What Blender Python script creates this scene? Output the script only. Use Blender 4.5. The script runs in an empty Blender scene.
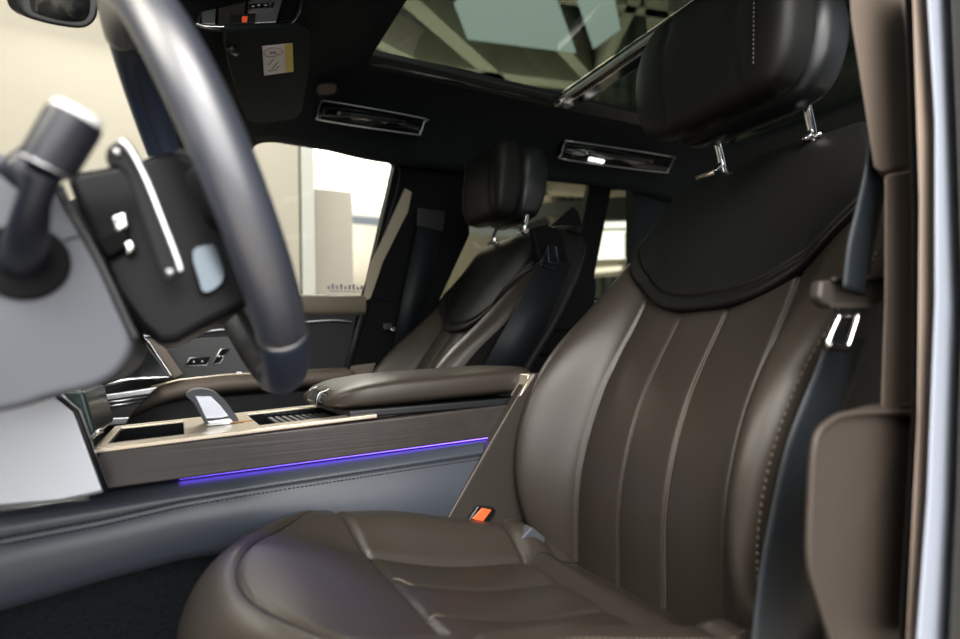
import bpy, bmesh, math, random
import numpy as np
from mathutils import Vector, Matrix

random.seed(7)
S = bpy.context.scene
COL = S.collection
PI = math.pi

# ------------------------------------------------------------------ camera, world, lights, exposure
# car frame: +X to the bonnet, +Y to the driver's side, Z = 0 at the cabin carpet
cam_d = bpy.data.cameras.new('camera')
cam = bpy.data.objects.new('camera', cam_d)
COL.objects.link(cam)
cam_d.sensor_width = 36.0
cam_d.lens = 20.743
cam_d.clip_start = 0.02
cx_, cy_, cz_ = (-0.8790556, 0.47575914, -0.03024046), (-0.00043091, -0.06422748, -0.99793519), (-0.47671906, -0.87722749, 0.05666454)
cam.matrix_world = Matrix(((cx_[0], -cy_[0], -cz_[0], 0.0), (cx_[1], -cy_[1], -cz_[1], 0.94), (cx_[2], -cy_[2], -cz_[2], 0.64), (0, 0, 0, 1)))
cam_d.dof.use_dof = True
cam_d.dof.focus_distance = 0.95
cam_d.dof.aperture_fstop = 2.6
S.camera = cam

w = bpy.data.worlds.new('world'); S.world = w; w.use_nodes = True
w.node_tree.nodes['Background'].inputs[0].default_value = (0.86, 0.93, 1.0, 1)
w.node_tree.nodes['Background'].inputs[1].default_value = 0.40

def area(name, loc, target, sx, sy, power, color):
    d = bpy.data.lights.new(name, 'AREA'); d.shape = 'RECTANGLE'; d.size = sx; d.size_y = sy
    d.energy = power; d.color = color
    o = bpy.data.objects.new(name, d); COL.objects.link(o); o.location = loc
    o.rotation_euler = (Vector(target) - Vector(loc)).to_track_quat('-Z', 'Y').to_euler()
    return o
# showroom: broad fill added behind the camera, overhead lights and fills around the car
area('camera_side_fill', (0.6, 5.2, 2.5), (-0.2, 0.3, 0.8), 7.0, 4.0, 520, (1.0, 0.985, 0.95))  # larger than any real source there, sized to highlight the wheel rim
area('overhead_light', (3.6, 1.2, 4.3), (0.0, 0.1, 0.6), 3.0, 3.0, 330, (1.0, 0.93, 0.83))
area('overhead_light', (1.0, -3.4, 4.4), (0.6, -4.2, 0.5), 4.0, 2.0, 60, (1.0, 0.96, 0.89))
area('wall_side_fill', (-0.1, -4.6, 4.1), (-0.1, 0.35, 0.45), 3.0, 0.6, 150, (1.0, 0.96, 0.88))  # unseen fill added high at the wall for highlights on the seat cushion
area('overhead_light', (0.3, 2.9, 3.7), (-0.1, 0.4, 0.8), 2.4, 1.6, 220, (1.0, 0.94, 0.86))  # lamp added and aimed to warm the steering wheel rim
area('overhead_light', (-5.0, -6.5, 4.4), (-5.0, -6.6, 0.0), 5.0, 3.0, 350, (1.0, 0.95, 0.86))

area('ceiling_fill', (-3.6, -5.4, 3.0), (-3.6, -5.4, 5.3), 4.0, 2.0, 200, (1.0, 0.92, 0.76))  # added upward fill without a fixture, brightens the ceiling deck
area('ceiling_fill', (-3.2, -11.0, 2.6), (-3.2, -11.0, 5.3), 4.0, 5.0, 1500, (1.0, 0.97, 0.92))  # stronger added fill that whitens the far ceiling
S.view_settings.view_transform = 'Standard'
S.view_settings.look = 'None'
S.view_settings.exposure = 0.0
S.view_settings.gamma = 1.0
S.view_settings.use_curve_mapping = False
try:
    S.cycles.use_denoising = True
    S.cycles.max_bounces = 8
    S.cycles.transparent_max_bounces = 12
    S.cycles.sample_clamp_indirect = 6
    S.cycles.caustics_reflective = False
except Exception:
    pass

# ------------------------------------------------------------------ materials
def mat(name, col, rough=0.5, metal=0.0, spec=0.5, bump=None, coat=0.0, emit=None, sheen=0.0, var=0.0, vscale=6.0, coat_rough=0.1):
    m = bpy.data.materials.new(name); m.use_nodes = True
    nt = m.node_tree; b = nt.nodes['Principled BSDF']
    b.inputs['Base Color'].default_value = (*col, 1)
    b.inputs['Roughness'].default_value = rough
    b.inputs['Metallic'].default_value = metal
    b.inputs['Specular IOR Level'].default_value = spec
    b.inputs['Coat Weight'].default_value = coat
    b.inputs['Coat Roughness'].default_value = coat_rough
    b.inputs['Sheen Weight'].default_value = sheen
    if emit:
        b.inputs['Emission Color'].default_value = (*emit[0], 1)
        b.inputs['Emission Strength'].default_value = emit[1]
    tc = nt.nodes.new('ShaderNodeTexCoord')
    if var:
        n = nt.nodes.new('ShaderNodeTexNoise'); n.inputs['Scale'].default_value = vscale; n.inputs['Detail'].default_value = 5
        nt.links.new(tc.outputs['Object'], n.inputs['Vector'])
        r = nt.nodes.new('ShaderNodeMix'); r.data_type = 'RGBA'
        r.inputs[6].default_value = (*[c * (1 - var) for c in col], 1)
        r.inputs[7].default_value = (*[min(1, c * (1 + var)) for c in col], 1)
        nt.links.new(n.outputs['Fac'], r.inputs[0]); nt.links.new(r.outputs[2], b.inputs['Base Color'])
    if bump:
        kind, scale, strength, dist = bump
        mp = nt.nodes.new('ShaderNodeMapping'); nt.links.new(tc.outputs['Object'], mp.inputs['Vector'])
        if kind == 'voronoi':
            t = nt.nodes.new('ShaderNodeTexVoronoi'); t.inputs['Scale'].default_value = scale; out = t.outputs['Distance']
        elif kind == 'wood':
            mp.inputs['Scale'].default_value = (1.2, 30, 60)
            t = nt.nodes.new('ShaderNodeTexNoise'); t.inputs['Scale'].default_value = scale; t.inputs['Detail'].default_value = 8; out = t.outputs['Fac']
        elif kind == 'wave':
            mp.inputs['Scale'].default_value = (1, 1, 1)
            t = nt.nodes.new('ShaderNodeTexWave'); t.inputs['Scale'].default_value = scale; t.bands_direction = 'DIAGONAL'; out = t.outputs['Fac']
        else:
            t = nt.nodes.new('ShaderNodeTexNoise'); t.inputs['Scale'].default_value = scale; t.inputs['Detail'].default_value = 6; out = t.outputs['Fac']
        nt.links.new(mp.outputs[0], t.inputs['Vector'])
        bp = nt.nodes.new('ShaderNodeBump'); bp.inputs['Strength'].default_value = strength; bp.inputs['Distance'].default_value = dist
        nt.links.new(out, bp.inputs['Height']); nt.links.new(bp.outputs[0], b.inputs['Normal'])
    return m

def glass(name, tint, refl=0.08, rough=0.0):
    m = bpy.data.materials.new(name); m.use_nodes = True; nt = m.node_tree; nt.nodes.clear()
    o = nt.nodes.new('ShaderNodeOutputMaterial'); t = nt.nodes.new('ShaderNodeBsdfTransparent'); g = nt.nodes.new('ShaderNodeBsdfGlossy')
    lw = nt.nodes.new('ShaderNodeLayerWeight'); lw.inputs['Blend'].default_value = 0.5
    pw = nt.nodes.new('ShaderNodeMath'); pw.operation = 'POWER'; pw.inputs[1].default_value = 4.0; nt.links.new(lw.outputs['Facing'], pw.inputs[0])
    f = nt.nodes.new('ShaderNodeMath'); f.operation = 'MULTIPLY_ADD'; f.inputs[1].default_value = refl * 2; f.inputs[2].default_value = refl * 0.2; nt.links.new(pw.outputs[0], f.inputs[0])
    t.inputs['Color'].default_value = (*tint, 1); g.inputs['Roughness'].default_value = rough
    x = nt.nodes.new('ShaderNodeMixShader'); nt.links.new(f.outputs[0], x.inputs[0]); nt.links.new(t.outputs[0], x.inputs[1]); nt.links.new(g.outputs[0], x.inputs[2])
    nt.links.new(x.outputs[0], o.inputs[0])
    return m

def emis(name, col, st):
    m = bpy.data.materials.new(name); m.use_nodes = True; nt = m.node_tree; nt.nodes.clear()
    o = nt.nodes.new('ShaderNodeOutputMaterial'); e = nt.nodes.new('ShaderNodeEmission')
    e.inputs[0].default_value = (*col, 1); e.inputs[1].default_value = st; nt.links.new(e.outputs[0], o.inputs[0])
    return m

M = {}
M['leather'] = mat('espresso_leather', (0.034, 0.028, 0.0225), 0.40, spec=0.42, bump=('voronoi', 650, 0.12, 0.0006))
M['black_leather'] = mat('black_leather', (0.0080, 0.0080, 0.0078), 0.50, spec=0.28, bump=('voronoi', 650, 0.12, 0.0006))
M['seam'] = mat('seam_thread', (0.10, 0.08, 0.065), 0.6)
M['dark_seam'] = mat('dark_thread', (0.012, 0.012, 0.014), 0.6)
M['deep'] = mat('deep_black_trim', (0.0022, 0.0026, 0.003), 0.65, spec=0.1, bump=('noise', 500, 0.1, 0.0005))
M['soft'] = mat('soft_black_trim', (0.010, 0.011, 0.014), 0.6, spec=0.3, bump=('noise', 500, 0.1, 0.0005))
M['side'] = mat('console_leather', (0.036, 0.043, 0.058), 0.42, spec=0.5, bump=('voronoi', 600, 0.1, 0.0005))
M['lining'] = mat('roof_lining_fabric', (0.010, 0.0145, 0.0165), 0.85, spec=0.15, bump=('noise', 900, 0.2, 0.0005))
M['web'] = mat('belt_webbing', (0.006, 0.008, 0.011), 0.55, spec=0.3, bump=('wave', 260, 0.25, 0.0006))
M['web_lit'] = mat('navy_webbing_lit', (0.014, 0.019, 0.025), 0.5, spec=0.4, bump=('wave', 260, 0.25, 0.0006))  # same webbing, colour lightened for the lit driver belt
M['dark_brown'] = mat('dark_brown_plastic', (0.030, 0.025, 0.021), 0.5)
M['cover'] = mat('hub_cover_plastic', (0.006, 0.0065, 0.008), 0.30, spec=0.12)
M['accent'] = mat('smoked_silver', (0.085, 0.10, 0.115), 0.22, 1.0)
M['navy'] = mat('navy_wheel_leather', (0.020, 0.028, 0.050), 0.42, spec=0.6, bump=('voronoi', 420, 0.3, 0.0006))
M['lip'] = mat('light_taupe_lip', (0.26, 0.205, 0.17), 0.5)
M['sill'] = mat('lit_sill_trim', (0.30, 0.255, 0.19), 0.5)  # light on the window sill and pillar edge put into the colour
M['whitec'] = mat('white_far_ceiling', (0.82, 0.81, 0.76), 0.8)
M['taupe'] = mat('taupe_trim', (0.125, 0.100, 0.083), 0.55, spec=0.4, bump=('noise', 600, 0.08, 0.0004))
M['taupe_leather'] = mat('taupe_leather', (0.045, 0.035, 0.029), 0.5, spec=0.4, bump=('voronoi', 500, 0.12, 0.0005))
M['wheel'] = mat('wheel_leather', (0.030, 0.035, 0.052), 0.40, spec=1.0, coat=0.9, coat_rough=0.42, bump=('voronoi', 700, 0.08, 0.0004))
M['perf'] = mat('perforated_leather', (0.030, 0.032, 0.038), 0.5, spec=0.5, bump=('voronoi', 420, 0.6, 0.001))
M['shroud'] = mat('grey_column_plastic', (0.070, 0.077, 0.095), 0.5, spec=0.45, bump=('noise', 300, 0.05, 0.0004))
M['gloss'] = mat('gloss_black', (0.006, 0.007, 0.008), 0.14, spec=0.5, coat=0.6)
M['satin_black'] = mat('satin_black', (0.010, 0.011, 0.013), 0.38, spec=0.5)
M['stalk'] = mat('stalk_plastic', (0.012, 0.014, 0.022), 0.35, spec=0.5)
M['chrome'] = mat('chrome', (0.75, 0.76, 0.78), 0.12, 1.0)
M['satin'] = mat('satin_silver', (0.62, 0.63, 0.66), 0.32, 1.0)
M['brushed'] = mat('brushed_silver_panel', (0.56, 0.60, 0.68), 0.40, 0.6, spec=0.6)
M['champagne'] = mat('champagne_metal', (0.66, 0.58, 0.47), 0.30, 0.75)
M['wood'] = mat('dark_open_pore_wood', (0.036, 0.030, 0.029), 0.36, spec=0.5, bump=('wood', 5, 0.35, 0.0008), var=0.3, vscale=30)
M['white_cap'] = mat('white_cap', (0.85, 0.87, 0.9), 0.3)
M['body'] = mat('white_car_paint', (0.28, 0.31, 0.38), 0.45, spec=0.4, coat=0.1)
M['seal'] = mat('rubber_seal', (0.010, 0.010, 0.011), 0.7)
M['strip'] = emis('ambient_light_strip', (0.17, 0.09, 1.0), 6.0)
M['red'] = mat('red_release_button', (0.95, 0.13, 0.04), 0.3, emit=((1.0, 0.12, 0.03), 0.25))
M['amber'] = mat('amber_edge', (0.55, 0.28, 0.08), 0.4)
M['carpet'] = mat('black_carpet', (0.009, 0.011, 0.013), 0.95, spec=0.1, bump=('noise', 160, 1.0, 0.006), var=0.8, vscale=170)
M['paper'] = mat('white_paper', (0.92, 0.91, 0.95), 0.6)
M['yellow'] = mat('yellow_print', (0.80, 0.66, 0.16), 0.6)
M['ink'] = mat('grey_ink', (0.22, 0.20, 0.26), 0.6)
M['pink_ink'] = mat('pink_ink', (0.55, 0.35, 0.42), 0.6)
M['screen'] = mat('dark_screen_edge', (0.05, 0.085, 0.09), 0.25, coat=0.4)
M['window_glass'] = glass('clear_window_glass', (0.97, 0.98, 0.97), 0.03)
M['privacy'] = glass('privacy_window_glass', (0.62, 0.62, 0.55), 0.04)
M['roof_glass'] = glass('tinted_roof_glass', (0.31, 0.35, 0.32), 0.03)
M['crystal'] = mat('pale_switch_metal', (0.72, 0.76, 0.86), 0.22, 0.7)
M['lens'] = emis('lit_reading_lamp', (1.0, 0.97, 0.9), 2.2)
M['wallm'] = mat('beige_showroom_wall', (0.42, 0.39, 0.33), 0.8, var=0.03, vscale=1.5)
M['pale'] = mat('pale_showroom_column', (0.50, 0.51, 0.48), 0.7)
M['greyp'] = mat('grey_showroom_partition', (0.50, 0.47, 0.42), 0.7)
M['floorm'] = mat('showroom_floor_tile', (0.45, 0.41, 0.36), 0.35, var=0.08, vscale=2)
M['beam'] = mat('cream_ceiling_beam', (0.36, 0.33, 0.26), 0.7)
M['deck'] = mat('green_grey_roof_deck', (0.07, 0.095, 0.08), 0.8, bump=('wave', 5, 1.0, 0.12), var=0.3, vscale=3)
M['skylight'] = emis('skylight_glow', (0.95, 1.0, 0.96), 2.3)
M['daywin'] = emis('daylight_window', (0.94, 0.98, 1.0), 3.6)
M['bulk'] = mat('dark_bulkhead', (0.035, 0.040, 0.040), 0.6)
M['lampm'] = emis('ceiling_panel_light', (1.0, 0.95, 0.86), 3.0)

dk = M['deck'].node_tree
wv = dk.nodes.new('ShaderNodeTexWave'); wv.inputs['Scale'].default_value = 1.3; wv.bands_direction = 'X'; wv.inputs['Distortion'].default_value = 0.0
tcd = dk.nodes.new('ShaderNodeTexCoord'); rot = dk.nodes.new('ShaderNodeMapping'); rot.inputs['Rotation'].default_value = (0, 0, 0.75)
dk.links.new(tcd.outputs['Object'], rot.inputs['Vector']); dk.links.new(rot.outputs[0], wv.inputs['Vector'])
mx = dk.nodes.new('ShaderNodeMix'); mx.data_type = 'RGBA'; mx.inputs[6].default_value = (0.02, 0.035, 0.03, 1); mx.inputs[7].default_value = (0.13, 0.17, 0.14, 1)
dk.links.new(wv.outputs['Fac'], mx.inputs[0]); dk.links.new(mx.outputs[2], dk.nodes['Principled BSDF'].inputs['Base Color'])

# ------------------------------------------------------------------ helpers
def link(name, verts, faces, m, parent=None, smooth=True, bevel=0.0, segs=3, sub=0, solid=0.0):
    me = bpy.data.meshes.new(name)
    me.from_pydata([tuple(float(c) for c in v) for v in verts], [], faces)
    bm = bmesh.new(); bm.from_mesh(me)
    bmesh.ops.remove_doubles(bm, verts=bm.verts, dist=1e-6)
    bmesh.ops.recalc_face_normals(bm, faces=bm.faces)
    bm.to_mesh(me); bm.free()
    o = bpy.data.objects.new(name, me); COL.objects.link(o)
    me.materials.append(M[m] if isinstance(m, str) else m)
    if smooth:
        me.polygons.foreach_set('use_smooth', [True] * len(me.polygons))
    if solid:
        md = o.modifiers.new('solid', 'SOLIDIFY'); md.thickness = solid; md.offset = 0
    if bevel:
        md = o.modifiers.new('bevel', 'BEVEL'); md.width = bevel; md.segments = segs; md.limit_method = 'ANGLE'; md.angle_limit = math.radians(35)
        md.harden_normals = True
    if sub:
        md = o.modifiers.new('sub', 'SUBSURF'); md.levels = sub; md.render_levels = sub
    if parent:
        o.parent = parent
        o.matrix_parent_inverse = Matrix.Translation(-parent.location) if parent.type == 'EMPTY' else Matrix.Identity(4)
    return o

class MB:
    def __init__(s): s.v = []; s.f = []
    def add(s, v, f):
        n = len(s.v); s.v += [tuple(p) for p in v]; s.f += [tuple(i + n for i in q) for q in f]; return s
    def box(s, c, d, rot=None):
        R = rot or Matrix.Identity(3)
        v = [Vector(c) + R @ Vector((x * d[0] / 2, y * d[1] / 2, z * d[2] / 2)) for x in (-1, 1) for y in (-1, 1) for z in (-1, 1)]
        return s.add(v, [(0, 1, 3, 2), (4, 6, 7, 5), (0, 4, 5, 1), (2, 3, 7, 6), (0, 2, 6, 4), (1, 5, 7, 3)])
    def prism(s, pts, vec):
        n = len(pts); vec = Vector(vec); a = [Vector(p) for p in pts]; b = [p + vec for p in a]
        return s.add(a + b, [tuple(range(n)), tuple(range(2 * n - 1, n - 1, -1))] + [(i, (i + 1) % n, n + (i + 1) % n, n + i) for i in range(n)])
    def tube(s, pts, r, n=10, closed=False, flat=None):
        pts = [Vector(p) for p in pts]; N = len(pts); rings = []; up = None
        for i, p in enumerate(pts):
            if closed: t = pts[(i + 1) % N] - pts[i - 1]
            else: t = pts[min(i + 1, N - 1)] - pts[max(i - 1, 0)]
            t.normalize()
            if up is None:
                up = Vector((0, 0, 1)) if abs(t.z) < 0.9 else Vector((1, 0, 0))
            up = (up - t * up.dot(t)).normalized(); sd = t.cross(up)
            rr = r[i] if isinstance(r, (list, tuple)) else r
            ring = []
            for k in range(n):
                a = 2 * PI * k / n
                ring.append(p + (up * math.cos(a) * (flat or 1) + sd * math.sin(a)) * rr)
            rings.append(ring)
        v = [q for g in rings for q in g]; f = []
        for i in range(N if closed else N - 1):
            j = (i + 1) % N
            for k in range(n):
                f.append((i * n + k, i * n + (k + 1) % n, j * n + (k + 1) % n, j * n + k))
        if not closed: f += [tuple(range(n - 1, -1, -1)), tuple((N - 1) * n + k for k in range(n))]
        return s.add(v, f)
    def grid(s, G):
        nu, nv = len(G), len(G[0]); v = [p for r in G for p in r]
        return s.add(v, [(i * nv + j, i * nv + j + 1, (i + 1) * nv + j + 1, (i + 1) * nv + j) for i in range(nu - 1) for j in range(nv - 1)])
    def loft(s, loops):
        n = len(loops[0]); v = [p for l in loops for p in l]; f = []
        for i in range(len(loops) - 1):
            for k in range(n):
                f.append((i * n + k, i * n + (k + 1) % n, (i + 1) * n + (k + 1) % n, (i + 1) * n + k))
        f += [tuple(range(n - 1, -1, -1)), tuple((len(loops) - 1) * n + k for k in range(n))]
        return s.add(v, f)
    def disc(s, c, nrm, r, h, n=24):
        nrm = Vector(nrm).normalized(); c = Vector(c)
        return s.tube([c - nrm * h / 2, c + nrm * h / 2], r, n)
    def build(s, name, m, parent=None, **k): return link(name, s.v, s.f, m, parent, **k)

def thing(name, label, cat, loc, group=None):
    o = bpy.data.objects.new(name, None); COL.objects.link(o); o.empty_display_size = 0.05
    o.location = loc; o['label'] = label; o['category'] = cat
    if group: o['group'] = group
    return o
def tag(o, label, cat, group=None):
    o['label'] = label; o['category'] = cat
    if group: o['group'] = group
    return o
def struct(o): o['kind'] = 'structure'; return o
def interp(t): 
    xs = [a for a, _ in t]; ys = [b for _, b in t]
    return lambda x: float(np.interp(x, xs, ys))
def smooth_interp(t):
    # monotone-ish smooth curve through the points (Catmull-Rom on a non-uniform table)
    xs = np.array([a for a, _ in t], float); ys = np.array([b for _, b in t], float)
    mm = np.gradient(ys, xs)
    def f(x):
        x = min(max(x, xs[0]), xs[-1]); i = min(max(int(np.searchsorted(xs, x)) - 1, 0), len(xs) - 2)
        h = xs[i + 1] - xs[i]; u = (x - xs[i]) / h
        return float((2*u**3-3*u**2+1)*ys[i] + (u**3-2*u**2+u)*h*mm[i] + (-2*u**3+3*u**2)*ys[i+1] + (u**3-u**2)*h*mm[i+1])
    return f
def spline(pts, n=8, closed=False):
    P = [Vector(p) for p in pts]; out = []; N = len(P)
    for i in range(N if closed else N - 1):
        g = lambda k: P[k % N] if closed else P[min(max(k, 0), N - 1)]
        a, b, c, d = g(i - 1), g(i), g(i + 1), g(i + 2)
        for j in range(n):
            t = j / n
            out.append(0.5 * ((2 * b) + (c - a) * t + (2 * a - 5 * b + 4 * c - d) * t * t + (3 * b - a - 3 * c + d) * t ** 3))
    if not closed: out.append(P[-1])
    return out
def sq(hx, hy, e, n=40):
    # superellipse loop in a plane
    out = []
    for k in range(n):
        a = 2 * PI * k / n; c, s_ = math.cos(a), math.sin(a)
        out.append((math.copysign(abs(c) ** (2 / e), c) * hx, math.copysign(abs(s_) ** (2 / e), s_) * hy))
    return out
def roll(m, m0, R):
    # drop of a rounded edge: m runs 0..1 to the border, rounding starts at m0
    if m <= m0: return 0.0
    q = min((m - m0) / (1 - m0), 1.0)
    return R * (1 - math.sqrt(max(0.0, 1 - q * q)))
def gauss(d, s_): return math.exp(-(d / s_) ** 2)

# ------------------------------------------------------------------ showroom (the setting)
struct(MB().box((0, -2, -0.40), (40, 34, 0.1)).build('floor', 'floorm', smooth=False))
wb = MB().box((2.50, -5.15, 2.1), (7.20, 0.3, 5.2)); struct(wb.build('wall_back', 'wallm', smooth=False))
struct(MB().box((-1.19, -5.13, 2.1), (0.13, 0.34, 5.2)).build('trim_1', 'pale', smooth=False))
struct(MB().box((-16.0, -6, 2.1), (0.3, 20, 5.2)).build('wall_rear', 'wallm', smooth=False))
struct(MB().box((9.0, -1.5, 2.1), (0.3, 10, 5.2)).build('wall_front', 'wallm', smooth=False))
struct(MB().box((-6, -16.0, 2.1), (20, 0.3, 5.2)).build('wall_far', 'wallm', smooth=False))
cb = MB().box((-3, -6.0, 5.35), (26, 22, 0.1)); struct(cb.build('ceiling', 'deck', smooth=False))
tag(MB().box((-1.925, -6.9, 1.32), (0.53, 0.12, 3.34)).build('display_partition', 'greyp', bevel=0.01), 'tall grey display partition seen through the passenger window, beside the beige wall', 'partition')
# ceiling beams of the showroom
bq = [tuple((p[0], p[1]) for p in q) for q in ([(-1.9114, -4.4597, 4.6000), (-4.4881, -6.0661, 4.6000)], [(-2.0095, -6.1987, 4.6000), (-5.5079, -5.4507, 4.6000)], [(-3.1029, -3.9705, 4.6000), (-5.7374, -5.4884, 4.6000)], [(-4.5048, -3.3837, 4.6000), (-5.6606, -5.6349, 4.6000)], [(-2.3398, -4.2514, 4.6000), (-5.5925, -3.4822, 4.6000)], [(-1.8237, -5.5159, 4.6000), (-4.0875, -6.3607, 4.6000)])]
beams = [(bq[0][0], bq[0][1], 0.22), (bq[1][0], bq[1][1], 0.24), (bq[2][0], bq[2][1], 0.16), (bq[3][0], bq[3][1], 0.14), (bq[4][0], bq[4][1], 0.14), (bq[5][0], bq[5][1], 0.16),
         ((-3.2, -2.0), (-8.8, -7.0), 0.26), ((-12.0, -6.2), (-1.0, -9.0), 0.34), ((-14.0, -9.0), (-2.0, -12.0), 0.34), ((-7.0, -5.6), (-11.5, -10.5), 0.30),
         ((-9.6, -7.0), (-14.0, -12.4), 0.30), ((-3.0, -7.8), (-8.2, -14.2), 0.30), ((-6.8, -9.0), (-12.0, -14.8), 0.30)]
for (a, b, wd) in beams:
    a = Vector((*a, 4.85)); b = Vector((*b, 4.85)); d = (b - a); L = d.length
    R = Matrix.Rotation(math.atan2(d.y, d.x), 3, 'Z')
    o = MB().box((a + b) / 2, (L, wd, 0.5), R).build('ceiling_beam', 'beam', smooth=False); struct(o)
# skylights between the beams
for q in ([(-2.74, -4.49, 4.58), (-3.20, -5.05, 4.58), (-4.66, -4.72, 4.58), (-3.77, -3.93, 4.58), (-3.0, -3.2, 4.58)],
          [(-3.98, -3.83, 4.58), (-4.81, -4.54, 4.58), (-4.82, -4.04, 4.58), (-4.37, -3.64, 4.58), (-3.9, -3.2, 4.58)]):
    struct(MB().prism(q, (0, 0, 0.03)).build('skylight', 'skylight', smooth=False))
for i, (x, y) in enumerate([(-3.4, -10.2), (-4.6, -9.4), (-3.2, -12.2), (-4.9, -12.0), (-6.4, -11.2), (-2.9, -8.6)]):
    struct(MB().box((x, y, 4.55), (1.25, 0.7, 0.05)).build('ceiling_panel_light', 'lampm', smooth=False))
struct(MB().box((-2.0, -12.2, 5.15), (9.0, 8.0, 0.2)).build('ceiling_far', 'whitec', smooth=False))
for k in range(6): struct(MB().box((-2.0, -9.0 - 1.2 * k, 5.03), (9.0, 0.10, 0.06)).build('ceiling_beam', 'beam', smooth=False))
# dark bulkhead over the daylight windows far behind the rear door
struct(MB().prism([(-3.7095, -9.0000, 2.8483), (-5.2378, -9.0000, 3.3105), (-7.0010, -9.0000, 3.8660), (-11.4380, -9.0000, 4.6101), (-11.3866, -9.0000, 3.8940), (-7.9564, -9.0000, 3.5453), (-7.4275, -9.0000, 3.6816), (-6.4542, -9.0000, 3.3062), (-5.2357, -9.0000, 3.2479), (-3.7068, -9.0000, 2.7319)], (0, -0.3, 0)).build('wall_bulkhead', 'bulk', smooth=False))
struct(MB().prism([(-7.7412, -9.2000, 3.6180), (-12.0009, -9.2000, 4.0476), (-11.9185, -9.2000, 2.9363), (-7.6933, -9.2000, 2.6162)], (0, -0.05, 0)).build('window_1', 'daywin', smooth=False))
struct(MB().prism([(-7.6919, -9.1500, 3.3704), (-11.9216, -9.1500, 3.7597), (-11.9176, -9.1500, 3.7056), (-7.6897, -9.1500, 3.3239)], (0, -0.05, 0)).build('trim_2', 'satin', smooth=False))
struct(MB().prism([(-6.4869, -9.1000, 2.5397), (-11.8029, -9.1000, 2.9403), (-11.7655, -9.1000, 2.4353), (-6.4691, -9.1000, 2.1024)], (0, -0.2, 0)).build('wall_parapet', 'wallm', smooth=False))
struct(MB().prism([(-6.4065, -9.0000, 2.1310), (-11.6522, -9.0000, 2.4699), (-11.5157, -9.0000, 0.6283), (-6.3499, -9.0000, 0.7396)], (0, -0.2, 0)).build('wall_lower', 'deck', smooth=False))
tag(MB().prism([(-8.4570, -9.0000, 2.4828), (-9.3222, -9.0000, 2.5702), (-9.3165, -9.0000, 2.4733), (-8.4507, -9.0000, 2.3655)], (0, -0.1, 0)).build('light_box', 'lampm', smooth=False), 'small lit strip below the bright far window, behind the rear door', 'light')
tag(MB().prism([(-9.5477, -9.0500, 3.4227), (-9.6129, -9.0500, 3.4277), (-9.5741, -9.0500, 2.7855), (-9.5093, -9.0500, 2.7820)], (0, -0.04, 0)).build('window_pole', 'satin_black', smooth=False), 'thin dark pole in front of the bright far window', 'pole')

# ------------------------------------------------------------------ roof lining, glass roof
zc = smooth_interp([(-2.3, 1.33), (-1.8, 1.39), (-1.2, 1.40), (-0.42, 1.385), (-0.25, 1.32), (-0.10, 1.24), (0.06, 1.155)])
ze = smooth_interp([(-2.3, 1.15), (-1.6, 1.245), (-1.1, 1.238), (-0.6, 1.222), (-0.50, 1.222), (-0.35, 1.236), (-0.19, 1.240), (-0.08, 1.185), (0.06, 1.085)])
def roof_z(x, y):
    a = abs(y); d = interp([(0, 0), (0.40, 0.0), (0.48, 0.035), (0.53, 0.078), (0.58, 0.135), (0.62, 0.19), (0.64, 0.215)])(a)
    return zc(x) - d / 0.215 * (zc(x) - ze(x))
xs = [0.06 - 0.0473 * i for i in range(51)]
ys_ = [-0.64, -0.62, -0.60, -0.58, -0.555, -0.53, -0.50, -0.47, -0.44, -0.40, -0.2, 0, 0.2, 0.40, 0.44, 0.47, 0.50, 0.53, 0.58, 0.60, 0.62, 0.64]
rv = [(x, y, roof_z(x, y)) for x in xs for y in ys_]; rf = []
for i in range(len(xs) - 1):
    for j in range(len(ys_) - 1):
        xm = (xs[i] + xs[i + 1]) / 2; ym = (ys_[j] + ys_[j + 1]) / 2
        if -1.85 < xm < -0.42 and abs(ym) < 0.40: continue
        n = len(ys_); rf.append((i * n + j, i * n + j + 1, (i + 1) * n + j + 1, (i + 1) * n + j))
tag(link('roof_lining', rv, rf, 'lining', solid=0.016), 'black fabric roof lining above both rows of seats, around the glass roof', 'roof lining')

gr = thing('glass_roof', 'tinted panoramic glass roof split by a crossbar, above the seats', 'sunroof', (-1.1, 0, 1.40))
MB().box((-0.715, 0, 1.425), (0.62, 0.86, 0.006)).build('front_pane', 'roof_glass', gr)
MB().box((-1.49, 0, 1.428), (0.86, 0.86, 0.006)).build('rear_pane', 'roof_glass', gr)
cbm = MB(); cbm.box((-1.055, 0, 1.405), (0.07, 0.82, 0.03)); cbm.build('crossbar', 'gloss', gr, bevel=0.006)
MB().box((-1.012, 0, 1.392), (0.014, 0.80, 0.010)).build('metal_strip', 'satin', gr, bevel=0.003)
MB().box((-1.040, 0, 1.388), (0.008, 0.80, 0.008)).build('metal_strip', 'chrome', gr, bevel=0.002)
for sy in (-1, 1):
    MB().prism([(-0.41, sy * 0.405, 1.415), (-0.41, sy * 0.38, 1.415), (-0.41, sy * 0.38, 1.40), (-0.41, sy * 0.405, 1.375)], (-1.44, 0, 0.015)).build('side_rail', 'satin_black', gr, bevel=0.003)
    MB().tube([(-0.43, sy * 0.392, 1.383), (-1.02, sy * 0.392, 1.392)], 0.004, 8).build('roller_blind_guide', 'gloss', gr)
MB().box((-0.405, 0, 1.405), (0.03, 0.82, 0.02)).build('front_rail', 'satin_black', gr, bevel=0.004)
MB().box((-1.03, -0.375, 1.386), (0.05, 0.03, 0.016)).build('slider', 'chrome', gr, bevel=0.003)

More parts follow.
